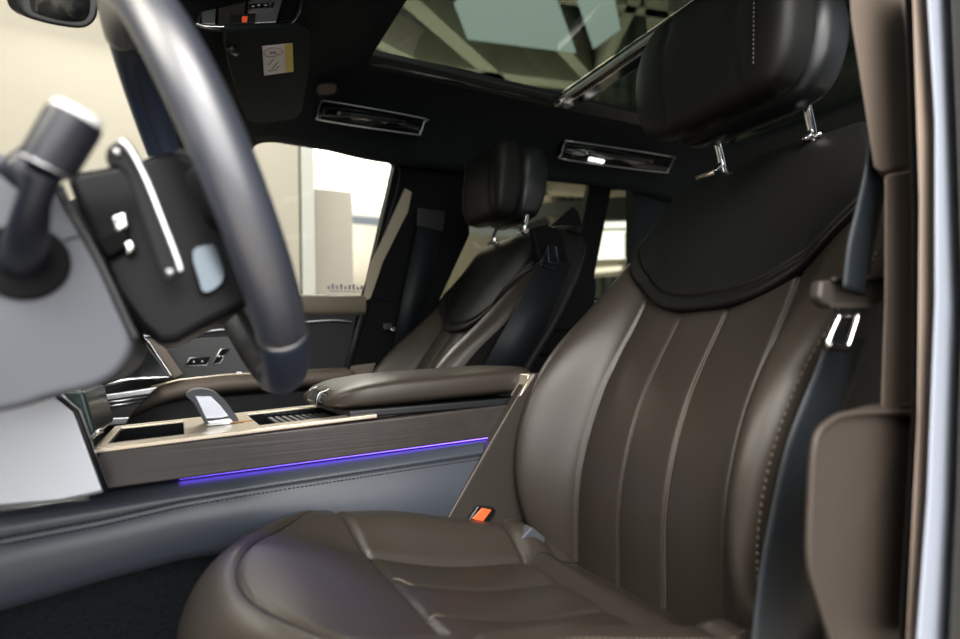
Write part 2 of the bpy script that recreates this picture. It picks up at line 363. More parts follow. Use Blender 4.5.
# ------------------------------------------------------------------ seats
Fb = smooth_interp([(0.18, -0.535), (0.31, -0.545), (0.45, -0.560), (0.56, -0.606), (0.70, -0.706), (0.80, -0.775), (0.90, -0.842), (0.97, -0.885)])
hb = smooth_interp([(0.18, 0.01), (0.30, 0.040), (0.42, 0.076), (0.53, 0.094), (0.64, 0.086), (0.72, 0.050), (0.80, 0.018), (0.88, 0.0), (0.97, 0.0)])
wb_ = smooth_interp([(0.18, 0.205), (0.30, 0.215), (0.45, 0.228), (0.60, 0.240), (0.72, 0.246), (0.80, 0.238), (0.88, 0.215), (0.94, 0.182), (0.97, 0.145)])
def zb_yoke(dy): return 0.688 + 0.135 * (abs(dy) / 0.215) ** 2.6
def bolster(dy, z):
    a = abs(dy)
    if a < 0.12: return 0.0
    q = min(max((a - 0.133) / 0.070, 0), 1.0)
    return hb(z) * (q * q * (3 - 2 * q))
def back_x(dy, z, detail=True):
    wv = wb_(z); m = abs(dy) / wv
    x = Fb(z) + bolster(dy, z)
    x -= roll(m, 0.84, 0.050) + roll((z - 0.2) / 0.77, 0.93, 0.06)
    if detail and z < zb_yoke(dy) + 0.02:
        for c, dp, s_ in ((0.042, 0.0042, 0.0024), (0.135, 0.0070, 0.0032)):
            x -= dp * gauss(abs(dy) - c, s_)
        if abs(dy) < 0.135:
            ph = (abs(dy) + 0.045) / 0.09
            x += 0.0035 * abs(math.sin(PI * ph))
    return x

def make_seat(label, ox, cyy, flip, hdx, hs):
    R = thing('front_seat', label, 'seat', (ox - 0.3, cyy, 0.12), 'front seats')
    Y = lambda dy: cyy + flip * dy
    # backrest: cushion-like body with bolsters, sewn channels, closed at the back
    nu, nv = 210, 130; G = []
    for i in range(nv):
        z = 0.20 + 0.77 * i / (nv - 1); row = []
        for j in range(nu):
            u = -1 + 2 * j / (nu - 1); u = math.copysign(abs(u) ** 0.92, u); dy = u * wb_(z)
            row.append((ox + back_x(dy, z), Y(dy), z))
        G.append(row)
    mb = MB(); mb.grid(G)
    # sides and back
    sp = [MB(), MB()]
    for sd in (0, -1):
        sp[sd].grid([[G[i][sd], (G[i][sd][0] - 0.03, G[i][sd][1] + (1 if sd == 0 else -1) * flip * 0.004, G[i][sd][2]), (ox + Fb(G[i][sd][2]) - 0.135, G[i][sd][1] + (1 if sd == 0 else -1) * flip * 0.02, G[i][sd][2])] for i in range(nv)])
    mb.grid([[(ox + Fb(G[i][0][2]) - 0.135 - 0.01 * math.sin(PI * k / 8), G[i][0][1] * (1 - k / 8) + G[i][-1][1] * k / 8 + (flip * 0.02 * (1 - k / 4)), G[i][0][2]) for k in range(9)] for i in range(nv)])
    mb.grid([[G[-1][j], (ox + Fb(0.97) - 0.135, G[-1][j][1] * 0.92 + cyy * 0.08, 0.965)] for j in range(nu)])
    mb.grid([[G[0][j], (ox + Fb(0.20) - 0.135, G[0][j][1], 0.20)] for j in range(nu)])
    back = mb.build('backrest', 'leather', R)
    for q_ in sp: q_.build('side_panel', 'black_leather', R)
    # piping rows of the sewn channels and decorative outer stitching
    def on_back(dy, z, off): return (ox + back_x(dy, z) + off, Y(dy), z)
    for c in (-0.042, 0.042, -0.135, 0.135):
        MB().tube([on_back(c, 0.23 + (zb_yoke(c) - 0.005 - 0.23) * k / 40, 0.0006) for k in range(41)], 0.0011, 6).build('seam_piping', 'seam' if abs(c) < 0.1 else 'dark_seam', back)
    for sgn in (1,):
        st = MB(); k = 0; z = 0.30
        while z < 0.74:
            a = sgn * (wb_(z) - 0.009); p = Vector(on_back(a, z, 0.001)); q = Vector(on_back(a, z + 0.0045, 0.001))
            st.tube([p, q], 0.0013, 5); z += 0.0078
        st.build('stitching', 'seam', back)
    # shoulder yoke: black raised pad with a rolled lower lip
    nu, nv = 120, 90; G = []
    for i in range(nv + 1):
        t = i / nv; row = []
        for j in range(nu + 1):
            s_ = -1 + 2 * j / nu; dy0 = 0.230 * s_; zb = zb_yoke(dy0); zt = 0.972 - 0.03 * abs(s_) ** 3
            z = zb + (zt - zb) * t; dy = dy0 * (1 - 0.20 * t * t)
            e = min((z - zb) / 0.012, 1.0); es = min((1 - abs(s_)) * 0.215 / 0.014, 1.0); q = max(0.0, min(e, es)); h = math.sqrt(max(0, 1 - (1 - q) ** 2))
            x = back_x(dy, min(z, 0.968), False) - 0.006 + 0.019 * h
            x -= 0.0075 * gauss((z - zb) - 0.024, 0.0038) * (1 if abs(s_) < 0.97 else 0)
            x += 0.004 * math.sin(PI * min(max((z - zb) / 0.024, 0), 1)) + 0.006 * math.sin(PI * t) * (1 - s_ * s_)
            row.append((ox + x, Y(dy), z + 0.004 * t))
        G.append(row)
    yk = MB().grid(G); n = len(G)
    yk.grid([[G[-1][j], (G[-1][j][0] - 0.075, G[-1][j][1], G[-1][j][2] - 0.012)] for j in range(nu + 1)])
    yk.build('shoulder_pad', 'black_leather', R)
    # headrest
    hr = thing_child('headrest', R)
    pad = MB(); loops = []
    for i in range(25):
        v = i / 24; z = 0.995 + 0.215 * v; k = math.sin(PI * min(max(v, 0.001), 0.999)) ** 0.30
        hy = 0.148 * hs * (0.55 + 0.45 * k); hx = 0.050 * (0.25 + 0.75 * k)
        loop = []
        for (a, b) in sq(hx, hy, 4.0, 96):
            xx = ox + hdx - 0.750 - 0.022 * v + a
            if a > 0:
                for c in (0.07, -0.07, 0.02, -0.02):
                    if abs(c) > 0.03: xx -= 0.004 * gauss(b - c, 0.004)
                xx += 0.010 * (b / 0.14) ** 2 - 0.005
            loop.append((xx, Y(b), z))
        loops.append(loop)
    pad.loft(loops); p1 = pad.build('front_pad', 'black_leather', hr)
    for sgn in (1,):
        st = MB(); z = 1.03
        while z < 1.18:
            xx = ox + hdx - 0.750 - 0.022 * (z - 0.995) / 0.215
            st.tube([(xx + 0.0475, Y(sgn * 0.100 * hs), z), (xx + 0.0472, Y(sgn * 0.100 * hs), z + 0.0035)], 0.0010, 5); z += 0.0068
        st.build('stitching', 'seam', hr)
    sh = MB(); loops = []
    for i in range(21):
        v = i / 20; z = 0.994 + 0.206 * v; k = math.sin(PI * min(max(v, 0.001), 0.999)) ** 0.34
        hy = 0.150 * hs * (0.55 + 0.45 * k); hx = 0.050 * (0.25 + 0.75 * k)
        loops.append([(ox + hdx - 0.825 - 0.026 * v + a, Y(b), z) for (a, b) in sq(hx, hy, 4.2, 64)])
    sh.loft(loops); sh.build('rear_shell', 'satin_black', hr)
    for c in (-0.082, 0.082):
        pt = MB(); pt.tube(spline([(ox - 0.885, Y(c), 0.935), (ox - 0.872, Y(c), 0.958), (ox - 0.868, Y(c), 0.975), (ox + hdx * 0.5 - 0.856, Y(c), 1.02)], 5), 0.0066, 12)
        pt.tube(spline([(ox - 0.866, Y(c), 0.966), (ox - 0.852, Y(c), 0.955), (ox - 0.848, Y(c), 0.950)], 4), 0.0045, 8)
        po = pt.build('headrest_post', 'chrome', R)
        MB().tube([(ox - 0.846, Y(c), 0.9485), (ox - 0.842, Y(c) - 0.034, 0.947)] if c < 0 and flip > 0 else [(ox - 0.870, Y(c) - 0.014, 0.958), (ox - 0.870, Y(c) + 0.014, 0.958)], 0.0048, 8).build('release_collar', 'champagne' if c < 0 else 'chrome', po)
    # seat cushion
    zs = smooth_interp([(-0.66, 0.285), (-0.56, 0.300), (-0.47, 0.322), (-0.30, 0.352), (-0.215, 0.381), (-0.14, 0.416), (-0.07, 0.436), (-0.02, 0.437), (0.03, 0.43)])
    bs = smooth_interp([(-0.66, 0.0), (-0.55, 0.02), (-0.40, 0.045), (-0.27, 0.052), (-0.18, 0.03), (-0.10, 0.006), (0.03, 0.0)])
    xf = lambda dy: 0.004 - 0.135 * (abs(dy) / 0.235) ** 2.6
    def front_x(dy): return -0.047 - 0.095 * (abs(dy) / 0.19) ** 2.2
    def seam_x(dy): return -0.212 + 0.030 * max(0, (abs(dy) - 0.13) / 0.1)
    def cz(x, dy, m_u, v):
        a = abs(dy); q = min(max((a - 0.125) / 0.065, 0), 1); q = q * q * (3 - 2 * q)
        z = zs(x) + bs(x) * q
        dfr = xf(dy) - x
        if dfr < 0.06: z -= 0.06 * (1 - math.sqrt(max(0, 1 - ((0.06 - dfr) / 0.06) ** 2)))
        z -= roll(m_u, 0.86, 0.045)
        sx = seam_x(dy)
        z -= 0.007 * gauss(x - sx, 0.0045) + 0.0045 * gauss(x - front_x(dy), 0.0042)
        if -0.45 < x < sx:
            z -= 0.0042 * gauss(a - 0.045, 0.003) * min(1, (sx - x) / 0.02) + 0.007 * gauss(a - 0.135, 0.0045)
            if a < 0.135: z += 0.004 * abs(math.sin(PI * (a + 0.045) / 0.09)) * min(1, (sx - x) / 0.03)
        z -= 0.008 * gauss(x + 0.452, 0.006)
        if x < -0.452: z += 0.012 * math.sin(min((-0.452 - x) / 0.06, 1) * PI)
        return z
    nu, nv = 190, 170; G = []
    for i in range(nv + 1):
        v = (i / nv); v = 1 - (1 - v) ** 1.15; row = []
        for j in range(nu + 1):
            u = -1 + 2 * j / nu; dy = 0.235 * math.copysign(abs(u) ** 0.95, u)
            x = -0.66 + (xf(dy) + 0.66) * v
            row.append((ox + x, Y(dy), cz(x, dy, abs(u), v)))
        G.append(row)
    cu = MB(); cu.grid(G)
    ring = [G[i][0] for i in range(nv + 1)] + [G[-1][j] for j in range(1, nu + 1)] + [G[i][-1] for i in range(nv - 1, -1, -1)] + [G[0][j] for j in range(nu - 1, 0, -1)]
    rg = [ring]
    for (k, zz, ins) in ((1, 0.0, -0.004), (2, 0.0, 0.000), (3, 0.0, 0.012)):
        fr = k / 3
        rg.append([(p[0] * (1 - ins * 2) + (ox - 0.3) * ins * 2, p[1] * (1 - ins * 2) + cyy * ins * 2, p[2] * (1 - fr) + 0.235 * fr) for p in ring])
    n = len(ring); vv = [p for r in rg for p in r]
    cu.add(vv, [(i * n + k, i * n + (k + 1) % n, (i + 1) * n + (k + 1) % n, (i + 1) * n + k) for i in range(3) for k in range(n)] + [tuple(3 * n + k for k in range(n))])
    cush = cu.build('seat_cushion', 'leather', R)
    on_c = lambda x, dy: (ox + x, Y(dy), cz(x, dy, abs(dy) / 0.235, 0.5) + 0.0006)
    for c in (-0.045, 0.045):
        MB().tube([on_c(seam_x(c) - 0.004 - 0.225 * k / 40, c + math.copysign(0.012 * math.exp(-k / 2.0), c)) for k in range(41)], 0.0013, 6).build('seam_piping', 'seam', cush)
    MB().tube([on_c(seam_x(-0.205 + 0.41 * k / 60), -0.205 + 0.41 * k / 60) for k in range(61)], 0.0013, 6).build('seam_piping', 'dark_seam', cush)
    MB().tube([on_c(front_x(-0.19 + 0.38 * k / 60), -0.19 + 0.38 * k / 60) for k in range(61)], 0.0016, 6).build('seam_piping', 'black_leather', cush)
    for sgn in (-1, 1):
        MB().tube([on_c(seam_x(0.135) - 0.36 * k / 40, sgn * 0.135) for k in range(41)], 0.0013, 6).build('seam_piping', 'dark_seam', cush)
        st = MB(); x = -0.18
        while x > -0.50:
            st.tube([on_c(x, sgn * 0.212), on_c(x - 0.0035, sgn * 0.212)], 0.0009, 5); x -= 0.0065
        st.build('stitching', 'seam', cush)
    # side valance and seat base
    bz = MB()
    bz.prism([(ox - 0.66, cyy - 0.215, 0.245), (ox - 0.12, cyy - 0.215, 0.245), (ox - 0.02, cyy - 0.16, 0.245), (ox - 0.02, cyy + 0.16, 0.245), (ox - 0.12, cyy + 0.215, 0.245), (ox - 0.66, cyy + 0.215, 0.245)], (0, 0, -0.11))
    bz.build('seat_base', 'satin_black', R, bevel=0.01)
    for sgn in (-1, 1):
        MB().box((ox - 0.33, cyy + sgn * 0.17, 0.07), (0.62, 0.04, 0.135)).build('seat_rail', 'satin_black', R, bevel=0.004)
    bk = MB(); loops = []
    for i in range(14):
        v = i / 13; z = 0.30 + 0.62 * v
        loops.append([(ox + Fb(z) - 0.148 + a, cyy + b, z) for (a, b) in sq(0.022 * (0.5 + 0.5 * math.sin(PI * min(max(v, .02), .98)) ** .3), (wb_(z) - 0.03), 5, 40)])
    bk.loft(loops); bk.build('back_shell', 'satin_black', R)
    # recliner cover beside the hips, on both sides
    for sgn in (-1, 1):
        MB().prism([(ox - 0.70, cyy + sgn * 0.222, 0.20), (ox - 0.30, cyy + sgn * 0.222, 0.20), (ox - 0.33, cyy + sgn * 0.222, 0.27), (ox - 0.55, cyy + sgn * 0.222, 0.31), (ox - 0.67, cyy + sgn * 0.222, 0.33)], (0, sgn * 0.012, 0)).build('side_cover', 'satin_black', R, bevel=0.004)
    return R

def thing_child(name, parent):
    o = bpy.data.objects.new(name, None); COL.objects.link(o); o.empty_display_size = 0.03
    o.parent = parent; o.location = (0, 0, 0)
    o.matrix_parent_inverse = Matrix.Translation(-parent.location)
    return o

make_seat('dark brown leather driver seat with black shoulder pad and headrest, nearest the camera', 0.0, 0.365, 1, 0.0, 1.0)
make_seat('dark leather passenger seat beyond the armrest, in front of the far door pillar', 0.05, -0.38, -1, -0.055, 0.77)

# ------------------------------------------------------------------ rear bench
rb = thing('rear_bench', 'dark leather rear bench seen behind the passenger seat', 'rear seat', (-1.7, 0, 0.1))
l = MB(); lo = []
for i in range(12):
    v = i / 11; z = 0.30 + 0.52 * v; k = math.sin(PI * min(max(v, .03), .97)) ** .3
    lo.append([(-1.72 - 0.20 * v + a, b, z) for (a, b) in sq(0.07 * (0.4 + 0.6 * k), 0.60, 8, 60)])
l.loft(lo); l.build('backrest', 'black_leather', rb)
MB().box((-1.50, 0, 0.26), (0.50, 1.2, 0.14)).build('seat_cushion', 'black_leather', rb, bevel=0.04, segs=5)

# ------------------------------------------------------------------ far side: doors, pillars, handles
def panel(name, pts, th, m, parent=None, bevel=0.004, **k):
    return MB().prism(pts, (0, th, 0)).build(name, m, parent, bevel=bevel, **k)

pd = thing('passenger_door', 'black front passenger door with sill coloured as lit, silver trim line and seat switches', 'door', (0.0, -0.72, 0.2))
panel('door_panel', [(0.42, -0.66, 0.20), (0.42, -0.66, 0.80), (0.05, -0.66, 0.80), (-0.47, -0.66, 0.80), (-0.40, -0.66, 0.50), (-0.36, -0.66, 0.20)], -0.08, 'soft', pd)
MB().prism(spline([(0.42, -0.690, 0.818), (0.42, -0.652, 0.812), (0.42, -0.640, 0.795), (0.42, -0.645, 0.768), (0.42, -0.662, 0.755)], 4) + [Vector((0.42, -0.70, 0.755)), Vector((0.42, -0.70, 0.818))], (-0.90, 0, 0.0)).build('window_sill', 'sill', pd)
MB().tube(spline([(0.24, -0.646, 0.690), (0.02, -0.646, 0.705), (-0.12, -0.646, 0.718), (-0.33, -0.646, 0.737), (-0.40, -0.646, 0.740), (-0.44, -0.650, 0.735)], 8), 0.0035, 8).build('metal_trim', 'satin', pd)
# black upper panel behind the switches and the padded armrest with its pale top
panel('switch_panel', [(0.06, -0.645, 0.585), (0.05, -0.645, 0.66), (-0.03, -0.645, 0.695), (-0.30, -0.645, 0.712), (-0.30, -0.645, 0.60)], -0.03, 'satin_black', pd)
arm = MB()
secs = []
for x, zt, yt in ((0.16, 0.520, -0.62), (0.11, 0.545, -0.61), (0.06, 0.572, -0.60), (0.0, 0.590, -0.59), (-0.10, 0.598, -0.585), (-0.25, 0.600, -0.585), (-0.40, 0.601, -0.585), (-0.44, 0.600, -0.60)):
    secs.append([(x, -0.67, zt + 0.002), (x, yt - 0.02, zt + 0.002), (x, yt, zt - 0.006), (x, yt + 0.006, zt - 0.020), (x, yt, zt - 0.036), (x, yt - 0.03, zt - 0.046), (x, -0.67, zt - 0.05)])
arm.loft(secs); arm.build('armrest', 'taupe', pd, sub=2)
MB().tube([(0.06, -0.587, 0.578), (0.0, -0.577, 0.5925), (-0.10, -0.572, 0.600), (-0.40, -0.572, 0.603)], 0.003, 6).build('armrest_piping', 'champagne', pd)
panel('lower_pad', [(0.30, -0.64, 0.25), (0.22, -0.64, 0.50), (0.0, -0.64, 0.545), (-0.38, -0.64, 0.55), (-0.34, -0.64, 0.25)], -0.03, 'soft', pd, bevel=0.01)
def switch(pts, par):
    o = MB().prism(pts, (0, -0.012, 0)).build('seat_switch', 'deep', par, bevel=0.002)
    c = sum((Vector(p) for p in pts), Vector()) / len(pts)
    MB().tube([Vector(p) + Vector((0, 0.001, 0)) for p in pts], 0.0012, 6, closed=True).build('silver_surround', 'satin', o)
    d = MB()
    ax = (Vector(pts[2]) + Vector(pts[1]) - Vector(pts[0]) - Vector(pts[3])) * 0.5
    for s_ in (-0.2, 0.2): d.disc(c + ax * s_ + Vector((0, 0.002, 0)), (0, 1, 0), 0.0022, 0.002, 10)
    d.build('switch_marking', 'white_cap', o)
    return o
switch([(-0.0111, -0.6400, 0.6246), (-0.0607, -0.6400, 0.6252), (-0.0676, -0.6400, 0.6454), (-0.0222, -0.6400, 0.6443)], pd)
switch([(-0.0722, -0.6400, 0.6273), (-0.0908, -0.6400, 0.6291), (-0.1146, -0.6400, 0.6647), (-0.0933, -0.6400, 0.6652)], pd)
MB().box((-0.13, -0.574, 0.603), (0.014, 0.006, 0.006)).build('latch', 'chrome', pd, bevel=0.001)
# window frame and its pane
fr_out = [(-0.1073, -0.6800, 1.2062), (-0.2022, -0.6800, 1.2834), (-0.3919, -0.6800, 1.3003), (-0.6113, -0.6800, 1.2880), (-0.6772, -0.6800, 1.2095), (-0.5193, -0.6800, 0.7673), (-0.1057, -0.6800, 0.7644)]
fr_in = [(-0.1397, -0.6800, 1.1831), (-0.2020, -0.6800, 1.2490), (-0.3621, -0.6800, 1.2563), (-0.5450, -0.6800, 1.2495), (-0.5934, -0.6800, 1.2308), (-0.6024, -0.6800, 1.1904), (-0.4891, -0.6800, 0.8123), (-0.1378, -0.6800, 0.8053)]
MB().tube(spline([(0.0002, -0.6700, 1.0808), (-0.1339, -0.6700, 1.1846), (-0.2007, -0.6700, 1.2481), (-0.3599, -0.6700, 1.2555), (-0.5258, -0.6700, 1.2497), (-0.5833, -0.6700, 1.2326), (-0.5985, -0.6700, 1.1806), (-0.5427, -0.6700, 0.9935), (-0.4830, -0.6700, 0.8082)], 6), 0.011, 8).build('window_seal', 'seal', pd)
panel('window_pane', [(0.0675, -0.7000, 0.7955), (-0.0471, -0.7000, 1.1491), (-0.2046, -0.7000, 1.2797), (-0.6187, -0.7000, 1.2894), (-0.6506, -0.7000, 1.2023), (-0.5162, -0.7000, 0.7688)], -0.005, 'window_glass', pd, bevel=0)
mk = MB()
for k in range(9):
    x0 = -0.385 - k * 0.0125; hgt = (0.010, 0.016, 0.012, 0.017, 0.011, 0.015, 0.017, 0.010, 0.014)[k]
    mk.box((x0, -0.6975, 0.843 + hgt / 2 - 0.008), (0.007, 0.0008, hgt))
mk.box((-0.44, -0.6975, 0.8295), (0.105, 0.0008, 0.003))
mk.build('glass_marking', 'ink', pd, smooth=False)

# dashboard (only its passenger end, vents and side of the centre stack show)
da = thing('dashboard', 'dark dashboard with satin silver centre stack side and passenger vents', 'dashboard', (0.35, 0, 0.4))
prof = [(0.62, 0.60), (0.60, 0.78), (0.42, 0.80), (0.30, 0.785), (0.225, 0.75), (0.21, 0.70), (0.24, 0.64), (0.22, 0.55), (0.26, 0.51), (0.5, 0.50)]
MB().prism([(x, -0.645, z) for x, z in prof], (0, 1.29, 0)).build('dashboard_body', 'soft', da, bevel=0.012)
panel('end_bezel', [(0.0734, -0.6000, 0.6925), (0.0466, -0.6000, 0.6969), (-0.0086, -0.6000, 0.6055), (0.0128, -0.6000, 0.5944)], -0.03, 'taupe', da, bevel=0.003)
MB().tube(spline([(0.1224, -0.5900, 0.6419), (0.0989, -0.5900, 0.6715), (0.0729, -0.5900, 0.6922), (0.0462, -0.5900, 0.6511), (0.0148, -0.5900, 0.5972)], 5), 0.0025, 6).build('chrome_edge', 'chrome', da)
panel('vent_face', [(0.1177, -0.5800, 0.6394), (0.0704, -0.5800, 0.6847), (0.0168, -0.5800, 0.6000), (0.1019, -0.5800, 0.5949), (0.1817, -0.5800, 0.5745)], -0.03, 'gloss', da)
MB().tube(spline([(0.1829, -0.5600, 0.5690), (0.1573, -0.5600, 0.5829), (0.1102, -0.5600, 0.5983), (0.0166, -0.5600, 0.6005)], 6), 0.003, 6).build('chrome_edge', 'chrome', da)
panel('silver_band', [(0.1816, -0.5500, 0.5629), (0.0448, -0.5500, 0.5791), (0.0607, -0.5500, 0.5640), (0.1779, -0.5500, 0.5517)], -0.05, 'satin', da, bevel=0.002)
panel('vent_blades', [(0.1779, -0.5500, 0.5495), (0.0607, -0.5500, 0.5617), (0.1033, -0.5500, 0.5127), (0.1558, -0.5500, 0.5127)], -0.08, 'satin_black', da, bevel=0.002)
for q in ([(0.1737, -0.5450, 0.5474), (0.0664, -0.5450, 0.5578)], [(0.1700, -0.5450, 0.5384), (0.0742, -0.5450, 0.5492)]):
    MB().tube(q, 0.0022, 6).build('vent_blade', 'satin', da)
panel('lower_trim', [(0.1589, -0.5450, 0.5156), (0.0991, -0.5450, 0.5150), (0.1067, -0.5450, 0.5001), (0.1478, -0.5450, 0.4993)], -0.05, 'satin', da, bevel=0.002)
# side of the centre stack: satin panel with a dark screen edge above it
MB().prism([(0.2944, 0.1550, 0.5813), (0.1246, 0.1550, 0.6081), (0.1031, 0.1550, 0.5839), (0.0747, 0.1550, 0.4880), (0.1188, 0.1550, 0.4833), (0.2922, 0.1550, 0.4920)], (0, -0.03, 0)).build('stack_side_panel', 'brushed', da, bevel=0.006)
MB().tube([(0.1269, 0.1580, 0.6095), (0.1046, 0.1580, 0.5854), (0.0744, 0.1580, 0.4885)], 0.0028, 8).build('stack_edge_trim', 'satin_black', da)
MB().prism([(0.1349, 0.1200, 0.6081), (0.1020, 0.1200, 0.6061), (0.0886, 0.1200, 0.5509), (0.1015, 0.1200, 0.5403), (0.1094, 0.1200, 0.5482)], (0, -0.20, 0)).build('touch_screen', 'screen', da, bevel=0.004)
MB().tube([(0.1047, 0.1250, 0.5413), (0.0881, 0.1250, 0.5562), (0.0821, 0.1250, 0.5581)], 0.003, 8).build('chrome_edge', 'chrome', da)

# far B pillar, centre pillar trim
bp = thing('passenger_side_pillar', 'black centre pillar with lit taupe edge behind the passenger window', 'pillar', (-0.6, -0.7, 0.1))
panel('upper_trim', [(-0.5968, -0.6600, 1.2662), (-0.8493, -0.6600, 1.2593), (-0.8416, -0.6600, 1.0229), (-0.7269, -0.6600, 0.8054), (-0.7103, -0.6600, 0.7101), (-0.5969, -0.6600, 0.7110), (-0.4330, -0.6600, 0.5095), (-0.3756, -0.6600, 0.5134), (-0.4829, -0.6600, 0.8012)], -0.05, 'deep', bp, bevel=0.006)
panel('lit_edge', [(-0.6153, -0.6550, 1.1530), (-0.6383, -0.6550, 1.1430), (-0.6234, -0.6550, 1.0781), (-0.5392, -0.6550, 0.9170), (-0.4998, -0.6550, 0.8070), (-0.4722, -0.6550, 0.7917), (-0.5050, -0.6550, 0.9153)], -0.01, 'sill', bp, bevel=0.002)  # strip coloured pale for the light along the pillar edge
panel('lower_trim', [(-0.36, -0.655, 0.20), (-0.43, -0.655, 0.58), (-0.50, -0.655, 0.80), (-0.66, -0.655, 0.80), (-0.72, -0.655, 0.55), (-0.72, -0.655, 0.20)], -0.06, 'deep', bp)
MB().prism([(-0.4737, -0.6500, 0.7883), (-0.4857, -0.6500, 0.7884), (-0.4288, -0.6500, 0.5907), (-0.4143, -0.6500, 0.5913)], (0, -0.01, 0)).build('panel_gap', 'seal', bp)
MB().prism([(-0.4364, -0.6450, 0.6077), (-0.5081, -0.6450, 0.6137), (-0.4952, -0.6450, 0.5790), (-0.4242, -0.6450, 0.5738)], (0, -0.02, 0)).build('sill_plate', 'taupe', bp, bevel=0.002)
MB().prism([(-0.5334, -0.6400, 0.7315), (-0.5583, -0.6400, 0.7314), (-0.5579, -0.6400, 0.7104), (-0.5330, -0.6400, 0.7106)], (0, -0.015, 0)).build('belt_guide', 'satin_black', bp, bevel=0.002)

ps = thing('seat_belt', 'dark passenger seat belt hanging down the far centre pillar', 'seat belt', (-0.62, -0.62, 0.3), 'seat belts')
MB().prism([(-0.6509, -0.6250, 1.0642), (-0.7253, -0.6250, 1.0614), (-0.7008, -0.6250, 0.9205), (-0.6083, -0.6250, 0.6641), (-0.5511, -0.6250, 0.6447), (-0.5931, -0.6250, 0.8300)], (0, -0.0025, 0)).build('webbing', 'web', ps)
MB().prism([(-0.6429, -0.6200, 1.0872), (-0.7375, -0.6200, 1.0837), (-0.7252, -0.6200, 1.0158), (-0.6381, -0.6200, 1.0277)], (0, -0.02, 0)).build('belt_anchor', 'satin_black', ps, bevel=0.004)
MB().disc(tuple([(-0.5522, -0.6150, 0.7122)][0]), (0, 1, 0.3), 0.007, 0.006, 20).build('latch_plate', 'chrome', ps, bevel=0.001)

rd = thing('rear_door', 'dark rear passenger door with thin silver trim line, beyond both front seats', 'door', (-1.1, -0.72, 0.2))
panel('door_panel', [(-0.72, -0.66, 0.20), (-0.72, -0.66, 0.79), (-0.74, -0.66, 0.815), (-1.75, -0.66, 0.83), (-1.60, -0.66, 0.5), (-1.30, -0.66, 0.2)], -0.08, 'deep', rd)
MB().tube([(-0.85, -0.642, 0.80), (-1.20, -0.642, 0.805), (-1.55, -0.642, 0.812)], 0.004, 8).build('metal_trim', 'satin', rd)
MB().tube([(-0.95, -0.632, 0.70), (-1.25, -0.632, 0.715), (-1.5, -0.632, 0.72)], 0.0035, 8).build('metal_trim', 'satin', rd)
panel('armrest', [(-0.85, -0.655, 0.55), (-0.85, -0.655, 0.62), (-1.5, -0.655, 0.63), (-1.5, -0.655, 0.55)], 0.07, 'deep', rd, bevel=0.015)
MB().tube(spline([(-0.98, -0.63, 0.665), (-0.985, -0.615, 0.655), (-0.99, -0.615, 0.62), (-0.985, -0.63, 0.60)], 5), 0.006, 8).build('pull_handle', 'chrome', rd)
panel('window_pane', [(-0.7440, -0.7000, 0.7703), (-0.8027, -0.7000, 1.2827), (-1.4746, -0.7000, 1.2928), (-1.3190, -0.7000, 0.7743)], -0.005, 'privacy', rd, bevel=0)
panel('division_bar', [(-1.3747, -0.6650, 1.2898), (-1.4845, -0.6650, 1.2958), (-1.3286, -0.6650, 0.7791), (-1.2273, -0.6650, 0.7783)], -0.03, 'deep', rd, bevel=0.004)
qg = thing('quarter_window', 'small fixed privacy window between the rear door bar and the driver seat shoulder', 'car window', (-1.6, -0.7, 0.8))
panel('window_pane', [(-1.4849, -0.7000, 1.2941), (-1.7122, -0.7000, 1.3091), (-1.7796, -0.7000, 0.7775), (-1.3284, -0.7000, 0.7744)], -0.005, 'privacy', qg, bevel=0)
MB().tube(spline([(-1.4857, -0.6800, 1.2605), (-1.5589, -0.6800, 1.2690), (-1.5901, -0.6800, 1.2563), (-1.5989, -0.6800, 1.2248), (-1.5901, -0.6800, 1.0824), (-1.5711, -0.6800, 0.7745)], 6), 0.010, 8).build('window_seal', 'seal', qg)
cp = panel('rear_pillar', [(-1.5876, -0.6650, 1.2762), (-2.1030, -0.6650, 1.3547), (-2.3201, -0.6650, 0.6964), (-1.5627, -0.6650, 0.7030)], -0.05, 'lining', None)
tag(cp, 'black rear pillar trim at the far end of the cabin, beside the small quarter window', 'pillar')
rl = MB(); 
rl.prism([(0.10, -0.60, 1.10), (-0.20, -0.625, 1.21), (-0.20, -0.70, 1.25), (0.10, -0.70, 1.14)], (0, 0, 0.02))
rail = []
for x, z in ((0.06, 1.115), (-0.08, 1.195), (-0.19, 1.268), (-0.40, 1.264), (-0.60, 1.258), (-1.10, 1.277), (-1.60, 1.285), (-2.1, 1.22)):
    rail.append([(x, -0.635, z - 0.022), (x, -0.615, z - 0.008), (x, -0.60, z + 0.02), (x, -0.66, z + 0.06), (x, -0.72, z + 0.03), (x, -0.70, z - 0.012)])
ra = MB().loft(rail).build('roof_rail', 'lining', smooth=True); tag(ra, 'black roof rail trim over the far side windows', 'roof rail')
ap = MB(); ap.loft([[(x + a, -0.67 + sy * 0.0 + b, z) for (a, b) in sq(0.035, 0.03, 3, 16)] for (x, z, sy) in ((-0.17, 1.25, 0), (0.02, 1.16, 0), (0.20, 1.02, 0), (0.42, 0.82, 0))])
tag(ap.build('windscreen_pillar', 'lining'), 'black windscreen pillar on the passenger side, mostly hidden by the steering wheel rim', 'pillar')

